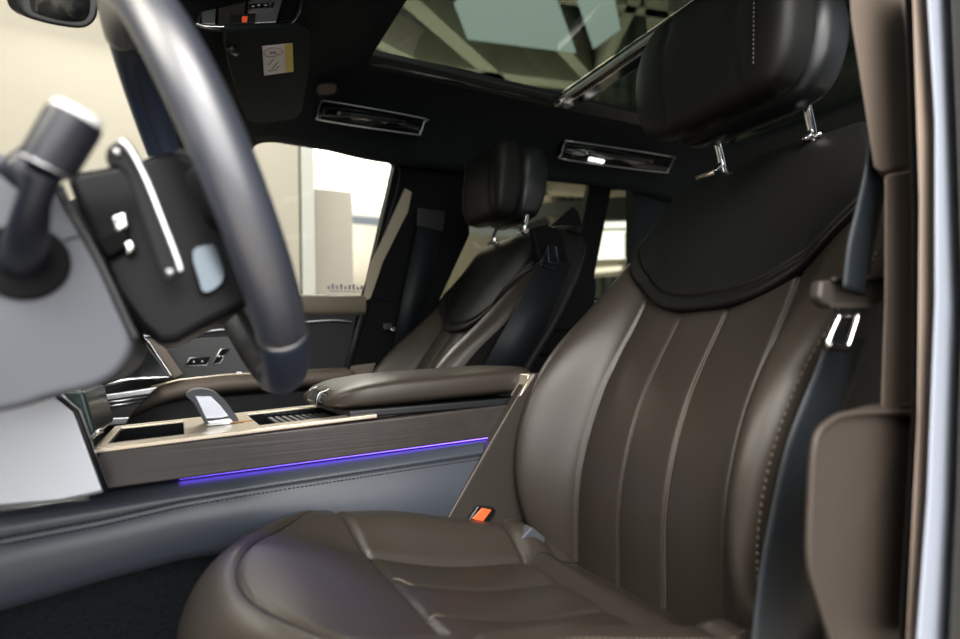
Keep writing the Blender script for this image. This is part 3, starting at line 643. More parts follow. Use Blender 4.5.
def grab(pts, pin, lampq, knobs, label):
    t = thing('grab_handle', label, 'grab handle', tuple(sum((Vector(p) for p in pts), Vector()) / len(pts)), 'grab handles on the far roof side')
    MB().tube(spline(pts, 3, True), 0.0022, 8, closed=True).build('silver_surround', 'satin', t)
    MB().prism(pin, (0, -0.04, 0.02)).build('recess', 'gloss', t)
    q = [Vector(p) for p in pin]
    a = (q[0] + q[3]) / 2; b = (q[1] + q[2]) / 2; d = b - a
    MB().tube(spline([a + d * .18 + Vector((0, .0, .004)), a + d * .30 + Vector((0, .018, -.004)), a + d * .70 + Vector((0, .018, -.004)), a + d * .82 + Vector((0, .0, .004))], 6), 0.008, 10, flat=0.6).build('handle_bar', 'satin_black', t)
    for k in knobs:
        MB().disc(a + d * k + Vector((0, .006, 0)), (0, 1, -0.3), 0.005, 0.006, 12).build('hinge_cap', 'satin', t)
    if lampq: MB().prism(lampq, (0, -0.006, 0)).build('lamp_lens' , 'lens', t)
    return t
grab([(-0.3249, -0.4950, 1.3017), (-0.3563, -0.4950, 1.3104), (-0.6104, -0.4950, 1.3122), (-0.6163, -0.4950, 1.3015), (-0.6030, -0.4950, 1.2670), (-0.5785, -0.4950, 1.2601), (-0.3346, -0.4950, 1.2551), (-0.3167, -0.4950, 1.2653)], [(-0.3281, -0.4980, 1.3008), (-0.6116, -0.4980, 1.3107), (-0.5981, -0.4980, 1.2673), (-0.3250, -0.4980, 1.2599)], None, (0.16, 0.78), 'silver rimmed grab handle above the front passenger window')
grab([(-1.1244, -0.4950, 1.3224), (-1.1664, -0.4950, 1.3290), (-1.5974, -0.4950, 1.3432), (-1.6227, -0.4950, 1.3316), (-1.5937, -0.4950, 1.2897), (-1.5517, -0.4950, 1.2767), (-1.1297, -0.4950, 1.2624), (-1.1059, -0.4950, 1.2792)], [(-1.1266, -0.4980, 1.3204), (-1.6160, -0.4980, 1.3393), (-1.5863, -0.4980, 1.2859), (-1.1158, -0.4980, 1.2681)], [(-1.2196, -0.4900, 1.2837), (-1.2854, -0.4900, 1.2826), (-1.2803, -0.4900, 1.2714), (-1.2148, -0.4900, 1.2727)], (0.18, 0.80), 'black grab handle with a lit lamp above the rear door')

# sensor grille
mg = thing('roof_sensor', 'small oval grey button in the roof lining beside the sun visor', 'sensor', tuple([(-0.3303, -0.4500, 1.3206)][0]))
MB().prism(spline([(-0.3081, -0.4400, 1.3246), (-0.3282, -0.4400, 1.3314), (-0.3510, -0.4400, 1.3336), (-0.3560, -0.4400, 1.3214), (-0.3481, -0.4400, 1.3067), (-0.3252, -0.4400, 1.2995), (-0.3053, -0.4400, 1.2982), (-0.3005, -0.4400, 1.3101)], 4, True), (0, -0.02, 0.01)).build('button_cap', 'taupe', mg, bevel=0.001)
MB().tube(spline([(-0.3075, -0.4370, 1.3231), (-0.3275, -0.4370, 1.3299), (-0.3503, -0.4370, 1.3321), (-0.3552, -0.4370, 1.3200), (-0.3473, -0.4370, 1.3053), (-0.3245, -0.4370, 1.2981), (-0.3046, -0.4370, 1.2967), (-0.2999, -0.4370, 1.3087)], 4, True), 0.002, 6, closed=True).build('surround', 'satin_black', mg)

# sun visor with its warning label
def zp(px): return px
vz = thing('sun_visor', 'black folded sun visor with a white warning label', 'sun visor', tuple([(-0.1571, -0.1916, 1.2100)][0]))
vq = [(-0.0668, -0.0801, 1.2050), (-0.1982, -0.0107, 1.2050), (-0.2082, -0.0262, 1.2050), (-0.2200, -0.1099, 1.2050), (-0.2514, -0.3786, 1.2050), (-0.2449, -0.4065, 1.2050), (-0.1745, -0.4575, 1.2050), (-0.1384, -0.4547, 1.2050), (-0.1077, -0.3471, 1.2050), (-0.0764, -0.1776, 1.2050)]
vq = [(x, y, 1.205 - 0.28 * (x + 0.16)) for x, y, z in vq]
VN = Vector((0.27, 0, 0.96))
def von(px): return [(x, y, z) for x, y, z in px]
MB().prism([(-0.0577, 0.0985, 1.1097), (-0.1740, 0.0279, 1.1830), (-0.2009, -0.0160, 1.2013), (-0.2164, -0.0829, 1.2140), (-0.2447, -0.2610, 1.2399), (-0.2776, -0.5021, 1.2716), (-0.2707, -0.5480, 1.2698), (-0.1757, -0.4668, 1.2087), (-0.1367, -0.3956, 1.1818), (-0.1073, -0.2536, 1.1570), (-0.0742, -0.0555, 1.1273), (-0.0575, 0.0610, 1.1114)], (0.003, -0.003, 0.010)).build('visor_panel', 'lining', vz, bevel=0.004)
lb = MB().prism([(-0.1182, 0.0010, 1.1509), (-0.1709, -0.0279, 1.1839), (-0.1974, -0.1706, 1.2069), (-0.1386, -0.1360, 1.1700)], (-0.0008, 0.0008, -0.0014)).build('warning_label', 'paper', vz, smooth=False)
MB().prism([(-0.1571, -0.0150, 1.1721), (-0.1696, -0.0207, 1.1799), (-0.1959, -0.1623, 1.2027), (-0.1812, -0.1539, 1.1935)], (-0.0008, 0.0008, -0.0010)).build('yellow_band', 'yellow', lb, smooth=False)
MB().tube(spline([(-0.1239, -0.0195, 1.1524), (-0.1293, -0.0124, 1.1553), (-0.1413, -0.0180, 1.1627), (-0.1530, -0.0310, 1.1704), (-0.1589, -0.0475, 1.1748), (-0.1533, -0.0551, 1.1718), (-0.1414, -0.0534, 1.1646), (-0.1297, -0.0398, 1.1569)], 4, True), 0.0009, 5, closed=True).build('printed_oval', 'pink_ink', lb)
tx = MB()
for seg in ([(-0.1358, -0.0369, 1.1604), (-0.1450, -0.0325, 1.1657)], [(-0.1408, -0.0863, 1.1659), (-0.1465, -0.0658, 1.1682)], [(-0.1494, -0.1114, 1.1723), (-0.1564, -0.0868, 1.1752)], [(-0.1583, -0.1239, 1.1783), (-0.1614, -0.1086, 1.1793)], [(-0.1428, -0.1145, 1.1685), (-0.1583, -0.1239, 1.1783)], [(-0.1346, -0.0281, 1.1593), (-0.1488, -0.0474, 1.1688)]):
    tx.tube(seg, 0.0007, 4)
tx.build('printed_marks', 'ink', lb)
tx = MB()
for seg in ([(-0.1653, -0.0347, 1.1780), (-0.1832, -0.1299, 1.1935)], [(-0.1656, -0.0370, 1.1783), (-0.1695, -0.0400, 1.1808)], [(-0.1679, -0.0506, 1.1804), (-0.1719, -0.0538, 1.1829)], [(-0.1726, -0.0791, 1.1846), (-0.1767, -0.0825, 1.1872)], [(-0.1751, -0.0940, 1.1868), (-0.1792, -0.0975, 1.1895)], [(-0.1776, -0.1093, 1.1891), (-0.1840, -0.1147, 1.1932)], [(-0.1802, -0.1250, 1.1914), (-0.1867, -0.1306, 1.1956)]):
    tx.tube(seg, 0.0007, 4)
tx.build('printed_band_text', 'ink', lb)
MB().tube([(-0.0672, 0.0397, 1.1154), (-0.0775, 0.0175, 1.1227)], 0.006, 10).build('pivot', 'satin_black', vz)

# overhead console with chrome frame
oc = thing('overhead_console', 'glossy overhead console with chrome frame and red button, above the sun visor', 'overhead console', tuple([(-0.0948, -0.0200, 1.2177)][0]))
MB().prism([(-0.0081, -0.0200, 1.2762), (-0.2017, -0.0200, 1.3387), (-0.1887, -0.0200, 1.2545), (-0.1766, -0.0200, 1.2224), (-0.1582, -0.0200, 1.2086), (-0.1339, -0.0200, 1.1987), (-0.0365, -0.0200, 1.1749), (-0.0265, -0.0200, 1.1756)], (0.0, -0.10, 0.04)).build('console_body', 'deep', oc, bevel=0.004)
MB().tube(spline([(-0.0222, -0.0140, 1.2602), (-0.0264, -0.0140, 1.1953), (-0.0277, -0.0140, 1.1710), (-0.0789, -0.0140, 1.1810), (-0.1458, -0.0140, 1.1985), (-0.1655, -0.0140, 1.2107), (-0.1807, -0.0140, 1.2380), (-0.1898, -0.0140, 1.2946)], 5), 0.0035, 8).build('chrome_frame', 'chrome', oc)
MB().prism([(-0.0293, -0.0150, 1.2298), (-0.0525, -0.0150, 1.2367), (-0.0494, -0.0150, 1.1789), (-0.0306, -0.0150, 1.1740)], (0, -0.008, 0)).build('gloss_panel', 'satin', oc, bevel=0.001)
MB().prism([(-0.0554, -0.0150, 1.2375), (-0.0976, -0.0150, 1.2500), (-0.0911, -0.0150, 1.1899), (-0.0538, -0.0150, 1.1800)], (0, -0.008, 0)).build('gloss_panel', 'dark_brown', oc, bevel=0.001)
MB().prism([(-0.1007, -0.0150, 1.2509), (-0.1580, -0.0150, 1.2678), (-0.1429, -0.0150, 1.2070), (-0.0972, -0.0150, 1.1915)], (0, -0.008, 0)).build('mirror_panel', 'satin', oc, bevel=0.001)
MB().prism([(-0.1613, -0.0150, 1.2688), (-0.1830, -0.0150, 1.2752), (-0.1674, -0.0150, 1.2171), (-0.1493, -0.0150, 1.2070)], (0, -0.008, 0)).build('gloss_panel', 'gloss', oc, bevel=0.001)
MB().prism([(-0.1000, -0.0100, 1.2236), (-0.1408, -0.0100, 1.2386), (-0.1375, -0.0100, 1.2272), (-0.0999, -0.0100, 1.2134)], (0, -0.004, 0)).build('button_row', 'gloss', oc, bevel=0.001)
bt = MB()
for px in ([(-0.1028, -0.0080, 1.2198), (-0.1090, -0.0080, 1.2216)], [(-0.1121, -0.0080, 1.2242), (-0.1183, -0.0080, 1.2259)], [(-0.1230, -0.0080, 1.2272), (-0.1293, -0.0080, 1.2290)], [(-0.1309, -0.0080, 1.2312), (-0.1357, -0.0080, 1.2325)]): bt.tube(px, 0.0011, 5)
bt.build('button_marking', 'satin', oc)
MB().prism([(-0.0727, -0.0100, 1.1991), (-0.1107, -0.0100, 1.2112), (-0.1090, -0.0100, 1.1936), (-0.0711, -0.0100, 1.1819)], (0, -0.004, 0)).build('button_row', 'satin_black', oc, bevel=0.001)
MB().prism([(-0.0890, -0.0080, 1.1990), (-0.0981, -0.0080, 1.2015), (-0.0965, -0.0080, 1.1909), (-0.0889, -0.0080, 1.1889)], (0, -0.003, 0)).build('red_button', 'red', oc, bevel=0.001)

# interior mirror
im = thing('interior_mirror', 'black interior mirror housing at the top left, in front of the windscreen', 'mirror', tuple([(0.1462, 0.0200, 1.1352)][0]))
MB().prism(spline([(0.1889, 0.0500, 1.1529), (0.1843, 0.0500, 1.1084), (0.1769, 0.0500, 1.0942), (0.1623, 0.0500, 1.0900), (0.1389, 0.0500, 1.0893), (0.1149, 0.0500, 1.0928), (0.1015, 0.0500, 1.1062), (0.0971, 0.0500, 1.1273), (0.0998, 0.0500, 1.1808)], 4), (0.02, -0.022, 0.015)).build('housing', 'cover', im, bevel=0.006)
MB().prism(spline([(0.1753, 0.0520, 1.1559), (0.1726, 0.0520, 1.1105), (0.1663, 0.0520, 1.1014), (0.1409, 0.0520, 1.0987), (0.1191, 0.0520, 1.1032), (0.1103, 0.0520, 1.1140), (0.1082, 0.0520, 1.1315), (0.1086, 0.0520, 1.1768)], 4), (0, -0.004, 0)).build('mirror_glass', 'gloss', im)
MB().prism([(0.1110, 0.0300, 1.1495), (0.0517, 0.0300, 1.2544), (0.0134, 0.0300, 1.2674), (0.0804, 0.0300, 1.1405), (0.0992, 0.0300, 1.1324)], (0.03, -0.04, 0.02)).build('mount', 'satin_black', im, bevel=0.005)

# ------------------------------------------------------------------ centre console
cc = thing('centre_console', 'long centre console with dark wood side, violet light strip and padded armrest', 'console', (-0.2, 0, 0.1))
sec = []
for x, yo, zbm, zst in ((0.42, 0.175, 0.345, 0.44), (0.30, 0.170, 0.358, 0.445), (0.17, 0.162, 0.376, 0.452), (0.08, 0.156, 0.386, 0.4555), (0.0, 0.151, 0.392, 0.4625), (-0.08, 0.150, 0.39, 0.4655), (-0.15, 0.150, 0.37, 0.467), (-0.30, 0.147, 0.30, 0.469), (-0.50, 0.138, 0.25, 0.470), (-0.56, 0.136, 0.25, 0.470)):
    zl = interp([(-0.5, 0.4905), (-0.08, 0.484), (0.02, 0.4825), (0.10, 0.481)])(x)
    yl = [(0.105, zl + 0.001), (0.129, zl), (yo - 0.008, zl - 0.006), (yo - 0.001, zl - 0.011), (yo + 0.001, zst + 0.003), (yo - 0.0035, zst), (yo + 0.001, zst - 0.003), (yo + 0.004, (zst + zbm) / 2 + 0.01), (yo + 0.001, zbm + 0.014), (yo - 0.010, zbm), (yo - 0.03, zbm - 0.006), (0.09, zbm - 0.004)]
    sec.append([Vector((x, a, b)) for a, b in yl])
fine = []
for i in range(len(sec) - 1):
    for k in range(4):
        fine.append([sec[i][j].lerp(sec[i + 1][j], k / 4) for j in range(len(sec[i]))])
fine.append(sec[-1])
side = MB().grid(fine).build('side_panel', 'side', cc)
for off in (0.0035, -0.0035):
    st = MB(); x = 0.34; ln = interp([(-0.56, 0.470), (-0.30, 0.469), (-0.15, 0.467), (-0.08, 0.4655), (0.0, 0.4625), (0.08, 0.4555), (0.17, 0.452), (0.30, 0.445), (0.42, 0.44)])
    yn = interp([(-0.56, 0.136), (-0.50, 0.138), (-0.30, 0.147), (-0.15, 0.150), (-0.08, 0.150), (0.0, 0.151), (0.08, 0.156), (0.17, 0.162), (0.30, 0.170), (0.42, 0.175)])
    while x > -0.44:
        st.tube([(x, yn(x) + 0.0012, ln(x) + off), (x - 0.0035, yn(x - 0.0035) + 0.0012, ln(x - 0.0035) + off)], 0.0008, 5); x -= 0.0055
    st.build('stitching', 'dark_seam', side)
MB().prism([(0.098, 0.131, 0.4870), (0.086, 0.131, 0.5330), (-0.50, 0.131, 0.5475), (-0.462, 0.131, 0.4965)], (0, -0.03, 0)).build('wood_side', 'wood', cc, bevel=0.003)
wbz = lambda x: 0.4870 + (0.098 - x) * 0.0095 / 0.56
MB().prism([(0.0, 0.124, wbz(0.0) - 0.0001), (0.0, 0.124, wbz(0.0) - 0.0010), (-0.462, 0.124, wbz(-0.462) - 0.0024), (-0.462, 0.124, wbz(-0.462) - 0.0001)], (0, -0.012, 0)).build('light_strip', 'strip', cc)
MB().box((-0.10, 0.0, 0.30), (0.80, 0.20, 0.375)).build('console_core', 'carpet', cc, bevel=0.01)
# champagne top with two trays cut out of it
top = MB(); zt = lambda x: 0.5345 + 0.0215 * (0.09 - x) / 0.58
xa = [0.092, 0.080, -0.005, -0.100, -0.235, -0.26]; yb = [0.131, 0.095, -0.095, -0.13]
vt = [(x, y, zt(x)) for x in xa for y in yb]; ft = []
for i in range(5):
    for j in range(3):
        if j == 1 and i in (1, 3): continue
        ft.append((i * 4 + j, i * 4 + j + 1, (i + 1) * 4 + j + 1, (i + 1) * 4 + j))
link('top_frame', vt, ft, 'champagne', cc, smooth=False, solid=0.006, bevel=0.0015)
for (x0, x1) in ((0.080, -0.005), (-0.100, -0.235)):
    tr = MB(); zz = zt((x0 + x1) / 2)
    tr.grid([[(x0, 0.095, zt(x0)), (x0, -0.095, zt(x0))], [(x0, 0.095, zz - 0.03), (x0, -0.095, zz - 0.03)], [(x1, 0.095, zz - 0.03), (x1, -0.095, zz - 0.03)], [(x1, 0.095, zt(x1)), (x1, -0.095, zt(x1))]])
    tr.grid([[(x0, -0.095, zt(x0)), (x0, -0.095, zz - 0.03)], [(x1, -0.095, zt(x1)), (x1, -0.095, zz - 0.03)]])
    tr.grid([[(x0, 0.095, zt(x0)), (x0, 0.095, zz - 0.03)], [(x1, 0.095, zt(x1)), (x1, 0.095, zz - 0.03)]])
    tr.build('storage_tray', 'gloss', cc, smooth=False)
lid = MB()
for k in range(9): lid.box((-0.135 - 0.011 * k, 0.01, 0.536), (0.007, 0.165, 0.004))
lid.build('roller_lid', 'satin_black', cc, bevel=0.001)
MB().box((-0.245, 0.045, 0.5525), (0.03, 0.05, 0.010)).build('lid_catch', 'champagne', cc, bevel=0.003)
# gear selector
gs = thing_child('gear_selector', cc)
MB().prism(spline([(-0.0076, 0.0300, 0.5878), (-0.0128, 0.0300, 0.5947), (-0.0257, 0.0300, 0.5968), (-0.0428, 0.0300, 0.5929), (-0.0575, 0.0300, 0.5802), (-0.0697, 0.0300, 0.5615), (-0.0779, 0.0300, 0.5460), (-0.0737, 0.0300, 0.5389), (-0.0574, 0.0300, 0.5375), (-0.0400, 0.0300, 0.5376), (-0.0308, 0.0300, 0.5486), (-0.0179, 0.0300, 0.5756)], 3, True), (0, -0.055, 0)).build('selector_body', 'shroud', gs, bevel=0.004, segs=4)
MB().prism([(-0.0192, 0.0315, 0.5872), (-0.0401, 0.0315, 0.5858), (-0.0534, 0.0315, 0.5702), (-0.0641, 0.0315, 0.5547), (-0.0546, 0.0315, 0.5525), (-0.0334, 0.0315, 0.5529)], (0, -0.004, 0)).build('bright_inlay', 'crystal', gs, bevel=0.001)
MB().prism([(-0.0347, 0.0315, 0.5498), (-0.0654, 0.0315, 0.5516), (-0.0709, 0.0315, 0.5452), (-0.0546, 0.0315, 0.5408), (-0.0413, 0.0315, 0.5406)], (0, -0.004, 0)).build('metal_foot', 'satin', gs, bevel=0.001)
MB().box((-0.052, 0, 0.552), (0.034, 0.036, 0.030)).build('selector_stem', 'gloss', gs, bevel=0.004)
MB().box((-0.060, 0.025, 0.5420), (0.05, 0.035, 0.004)).build('indicator_plate', 'gloss', gs, bevel=0.001)
MB().box((-0.082, 0.030, 0.5450), (0.030, 0.006, 0.0015)).build('indicator_light', 'amber', gs)
MB().box((-0.045, 0.038, 0.5450), (0.022, 0.010, 0.0025)).build('button', 'satin', gs, bevel=0.001)
# armrest
lo = []
for k in range(21):
    v = k / 20; x = -0.195 - 0.345 * v
    zt_ = interp([(0, 0.575), (0.05, 0.588), (0.13, 0.598), (0.3, 0.605), (0.7, 0.609), (1, 0.611)])(v)
    zb_ = interp([(0, 0.560), (0.06, 0.556), (0.2, 0.5555), (1, 0.562)])(v); hy = 0.128 * interp([(0, 0.72), (0.06, 0.90), (0.15, 0.98), (0.3, 1), (1, 1)])(v)
    lo.append([(x, b, (zt_ + zb_) / 2 + a) for (a, b) in sq((zt_ - zb_) / 2, hy, 4.2, 56)])
ar = MB().loft(lo).build('armrest', 'leather', cc)
MB().tube([(-0.245 - 0.27 * k / 30, 0.1215 + 0.0015 * min(k / 5, 1), 0.5935 + 0.004 * k / 30 - 0.012 * math.exp(-k / 2.5)) for k in range(31)], 0.0011, 6).build('seam_piping', 'dark_seam', ar)
MB().box((-0.195, 0.03, 0.574), (0.018, 0.075, 0.020), Matrix.Rotation(-0.5, 3, 'Y')).build('lid_release', 'gloss', cc, bevel=0.004)
MB().tube(spline([(-0.183, 0.07, 0.565), (-0.188, 0.07, 0.582), (-0.205, 0.066, 0.588), (-0.206, -0.01, 0.589), (-0.19, -0.012, 0.583)], 5), 0.0011, 6).build('chrome_edge', 'chrome', cc)
MB().box((-0.37, 0, 0.5515), (0.30, 0.245, 0.012)).build('armrest_base', 'satin_black', cc, bevel=0.003)
# rear flank of the console beyond the metal line
MB().prism([(-0.5249, 0.1500, 0.5999), (-0.5537, 0.1500, 0.5986), (-0.5706, 0.1500, 0.2796), (-0.3231, 0.1500, 0.3296), (-0.3663, 0.1500, 0.3888)], (0, -0.02, 0)).build('rear_flank', 'dark_brown', cc, bevel=0.003)
MB().tube([(-0.5238, 0.1515, 0.5983), (-0.4399, 0.1515, 0.4896), (-0.3656, 0.1515, 0.3892), (-0.3309, 0.1515, 0.3432)], 0.0013, 8).build('metal_trim', 'taupe', cc)
MB().prism([(-0.5171, 0.1525, 0.5986), (-0.5333, 0.1525, 0.5978), (-0.5289, 0.1525, 0.5913), (-0.5036, 0.1525, 0.5625), (-0.4976, 0.1525, 0.5612), (-0.5146, 0.1525, 0.5869)], (0, -0.03, 0)).build('metal_corner', 'champagne', cc, bevel=0.002)

# ------------------------------------------------------------------ carpet
tag(MB().box((-0.75, 0, -0.013), (2.6, 1.36, 0.02)).build('carpet', 'carpet'), 'black cabin carpet in the footwell at the lower left', 'carpet')
tag(MB().box((-0.75, 0.70, -0.08), (2.6, 0.10, 0.22)).build('door_sill', 'soft', bevel=0.02), 'black sill below the open driver door, under the driver seat', 'door sill')
fw = MB().prism([(0.62, -0.66, 0.0), (0.62, -0.66, 0.45), (0.60, -0.66, 0.45), (0.44, -0.66, 0.0)], (0, 1.32, 0)).build('footwell_wall', 'carpet'); tag(fw, 'black carpeted footwell wall under the dashboard', 'footwell wall')

# ------------------------------------------------------------------ seat belts of the driver seat
db = thing('seat_belt', 'dark blue driver seat belt with chrome tongue beside the near backrest', 'seat belt', (-0.6, 0.66, 0.3), 'seat belts')
def ribbon(path, wvec, th=0.0022):
    g1 = []; n = len(path)
    for p, wv in zip(path, wvec):
        p = Vector(p); wv = Vector(wv); g1.append([p + wv * (k / 6 - 0.5) for k in range(7)])
    return MB().grid(g1)
up = spline([[(-0.6268, 0.6550, 0.8719)][0], [(-0.6089, 0.6550, 0.8075)][0], [(-0.5863, 0.6550, 0.7601)][0], [(-0.5678, 0.6550, 0.7248)][0], [(-0.5601, 0.6520, 0.6848)][0]], 6)
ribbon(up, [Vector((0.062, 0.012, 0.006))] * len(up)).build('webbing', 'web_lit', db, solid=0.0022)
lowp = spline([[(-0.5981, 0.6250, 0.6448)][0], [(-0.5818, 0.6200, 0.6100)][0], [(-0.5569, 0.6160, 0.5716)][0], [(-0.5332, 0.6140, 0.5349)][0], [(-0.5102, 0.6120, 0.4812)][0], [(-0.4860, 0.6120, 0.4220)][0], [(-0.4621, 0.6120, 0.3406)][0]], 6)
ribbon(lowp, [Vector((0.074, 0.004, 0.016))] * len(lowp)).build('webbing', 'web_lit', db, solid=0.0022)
MB().prism([(-0.5149, 0.6480, 0.6951), (-0.6301, 0.6480, 0.7022), (-0.6228, 0.6480, 0.6767), (-0.5887, 0.6480, 0.6693), (-0.5215, 0.6480, 0.6696), (-0.5100, 0.6480, 0.6785)], (0, -0.012, 0)).build('belt_stop', 'dark_brown', db, bevel=0.004)
MB().prism([(-0.5289, 0.6510, 0.6980), (-0.6220, 0.6510, 0.7035), (-0.6214, 0.6510, 0.6995), (-0.5285, 0.6510, 0.6943)], (0, -0.004, 0)).build('belt_stop_ridge', 'dark_brown', db, bevel=0.001)
MB().prism([(-0.5164, 0.6520, 0.6737), (-0.5993, 0.6520, 0.6749), (-0.5877, 0.6520, 0.6690), (-0.5206, 0.6520, 0.6692)], (0, -0.006, 0)).build('belt_stop_ridge', 'dark_brown', db, bevel=0.001)
tg = MB(); tg.tube(spline([(-0.5272, 0.6560, 0.6653), (-0.5039, 0.6560, 0.6394), (-0.5081, 0.6560, 0.6358), (-0.5298, 0.6560, 0.6335), (-0.5367, 0.6560, 0.6370), (-0.5568, 0.6560, 0.6655)], 4), 0.0026, 8); tg.build('latch_tongue', 'chrome', db)
MB().prism([(-0.5284, 0.6530, 0.6692), (-0.5683, 0.6530, 0.6696), (-0.5569, 0.6530, 0.6601), (-0.5322, 0.6530, 0.6610)], (0, -0.004, 0)).build('tongue_grip', 'gloss', db, bevel=0.001)
MB().prism([(-0.5190, 0.6450, 0.6422), (-0.5593, 0.6450, 0.6378), (-0.5632, 0.6450, 0.6282), (-0.5222, 0.6450, 0.6294)], (0, -0.004, 0)).build('tongue_foot', 'gloss', db, bevel=0.001)
# inner buckle
bu = thing('belt_buckle', 'belt buckle with glowing red release button between console and driver cushion', 'buckle', (-0.45, 0.125, 0.3))
MB().prism([(-0.3956, 0.1600, 0.3818), (-0.4103, 0.1600, 0.3978), (-0.4389, 0.1600, 0.3917), (-0.4441, 0.1600, 0.3830), (-0.4196, 0.1600, 0.3592), (-0.3916, 0.1600, 0.3642)], (0, -0.008, 0)).build('housing', 'gloss', bu, bevel=0.003)
MB().prism([(-0.3985, 0.1610, 0.3800), (-0.4167, 0.1610, 0.3939), (-0.4346, 0.1610, 0.3879), (-0.4177, 0.1610, 0.3721)], (0, -0.003, 0)).build('release_button', 'red', bu, bevel=0.002)
an = thing('lap_belt_anchor', 'small ribbed metal lap anchor between the cushion and backrest corner', 'anchor', (-0.5, 0.14, 0.3))
MB().prism([(-0.4593, 0.2050, 0.3506), (-0.4801, 0.2050, 0.3650), (-0.5055, 0.2050, 0.3436), (-0.4989, 0.2050, 0.3233), (-0.4751, 0.2050, 0.3340)], (0, -0.02, 0)).build('bracket', 'shroud', an, bevel=0.003)

# black strap and panel behind the passenger seat shoulder
rs = thing('seat_belt', 'black webbing strap with plastic clip beside the inboard shoulder of the passenger seat', 'seat belt', (-0.7, -0.13, 0.5), 'seat belts')
MB().prism([(-0.7209, -0.1000, 0.8392), (-0.8185, -0.1000, 0.8442), (-0.7334, -0.1000, 0.6832), (-0.6619, -0.1000, 0.5907), (-0.5613, -0.1000, 0.5952), (-0.6405, -0.1000, 0.7061)], (0, -0.003, 0)).build('webbing', 'web', rs)
MB().prism([(-0.7213, -0.1200, 0.9223), (-0.7674, -0.1200, 0.9356), (-0.8077, -0.1200, 0.9195), (-0.8280, -0.1200, 0.8429), (-0.7404, -0.1200, 0.8434)], (0, -0.02, 0)).build('strap_guide', 'deep', rs, bevel=0.006)
MB().prism([(-0.7470, -0.0950, 0.8770), (-0.7697, -0.0950, 0.8785), (-0.7795, -0.0950, 0.8414), (-0.7614, -0.0950, 0.8218), (-0.7226, -0.0950, 0.8316)], (0, -0.012, 0)).build('plastic_clip', 'gloss', rs, bevel=0.002)
MB().tube([(-0.7449, -0.0920, 0.8787), (-0.7674, -0.0920, 0.8755), (-0.7713, -0.0920, 0.8359), (-0.7459, -0.0920, 0.8393)], 0.0014, 6, closed=True).build('clip_edge', 'shroud', rs)
pp = panel('trim_panel', [(-0.9334, -0.3500, 0.9880), (-1.0311, -0.3500, 1.0621), (-1.0490, -0.3500, 1.0457), (-1.1064, -0.3500, 0.8279), (-1.0799, -0.3500, 0.6921), (-0.9097, -0.3500, 0.6936)], -0.03, 'deep', None, bevel=0.004)
tag(pp, 'black slanted panel edge behind the passenger seat, against the bright far window', 'panel')

# ------------------------------------------------------------------ driver side pillar and door opening
dp = thing('driver_side_pillar', 'taupe centre pillar trim with padded lower panel at the right edge', 'pillar', (-0.68, 0.72, 0.1))
MB().prism([(-0.5509, 0.6700, 0.9863), (-0.6601, 0.6700, 1.0205), (-0.6500, 0.6700, 0.9222), (-0.6437, 0.6700, 0.8116), (-0.5855, 0.6700, 0.7979), (-0.5717, 0.6700, 0.7999), (-0.5605, 0.6700, 0.8727), (-0.5500, 0.6700, 0.9375)], (-0.07, -0.025, 0)).build('upper_trim', 'taupe', dp, bevel=0.006)
MB().prism([(-0.5783, 0.6750, 0.7954), (-0.6355, 0.6750, 0.8069), (-0.6041, 0.6750, 0.5698), (-0.5419, 0.6750, 0.5748), (-0.5620, 0.6750, 0.6750)], (-0.07, -0.025, 0)).build('middle_trim', 'taupe', dp, bevel=0.005)
MB().prism(spline([(-0.4542, 0.6800, 0.5774), (-0.4802, 0.6800, 0.5817), (-0.5321, 0.6800, 0.5794), (-0.5895, 0.6800, 0.5741), (-0.5700, 0.6800, 0.5137), (-0.5303, 0.6800, 0.3535), (-0.4449, 0.6800, 0.3791), (-0.4259, 0.6800, 0.4435), (-0.4153, 0.6800, 0.4754), (-0.4212, 0.6800, 0.5189), (-0.4312, 0.6800, 0.5632)], 3, True), (-0.06, -0.012, 0)).build('lower_panel', 'taupe_leather', dp, bevel=0.006)
MB().tube(spline([(-0.4415, 0.6830, 0.3964), (-0.4222, 0.6830, 0.4455), (-0.4130, 0.6830, 0.4768), (-0.4189, 0.6830, 0.5199), (-0.4301, 0.6830, 0.5637), (-0.4515, 0.6830, 0.5764), (-0.4772, 0.6830, 0.5798), (-0.5256, 0.6830, 0.5776), (-0.5788, 0.6830, 0.5725)], 6), 0.0028, 8).build('panel_piping', 'taupe_leather', dp)
bd = thing('door_opening', 'white painted body edge with rubber seals around the driver door opening', 'car body', (-0.66, 0.78, 0.1))
MB().prism([(-0.5845, 0.7000, 0.9871), (-0.5997, 0.7000, 0.9920), (-0.5783, 0.7000, 0.7625), (-0.5479, 0.7000, 0.5705), (-0.5017, 0.7000, 0.3871), (-0.4901, 0.7000, 0.3904), (-0.5403, 0.7000, 0.5753), (-0.5676, 0.7000, 0.7613)], (-0.05, -0.02, 0)).build('rubber_seal', 'seal', bd, bevel=0.002)
MB().prism([(-0.5747, 0.7100, 0.9773), (-0.6032, 0.7100, 0.9865), (-0.5944, 0.7100, 0.8344), (-0.5706, 0.7100, 0.6718), (-0.5299, 0.7100, 0.5089), (-0.4952, 0.7100, 0.3936), (-0.4808, 0.7100, 0.3976), (-0.5251, 0.7100, 0.5734), (-0.5560, 0.7100, 0.7575)], (-0.06, -0.02, 0)).build('seal_lip', 'lip', bd, bevel=0.004)
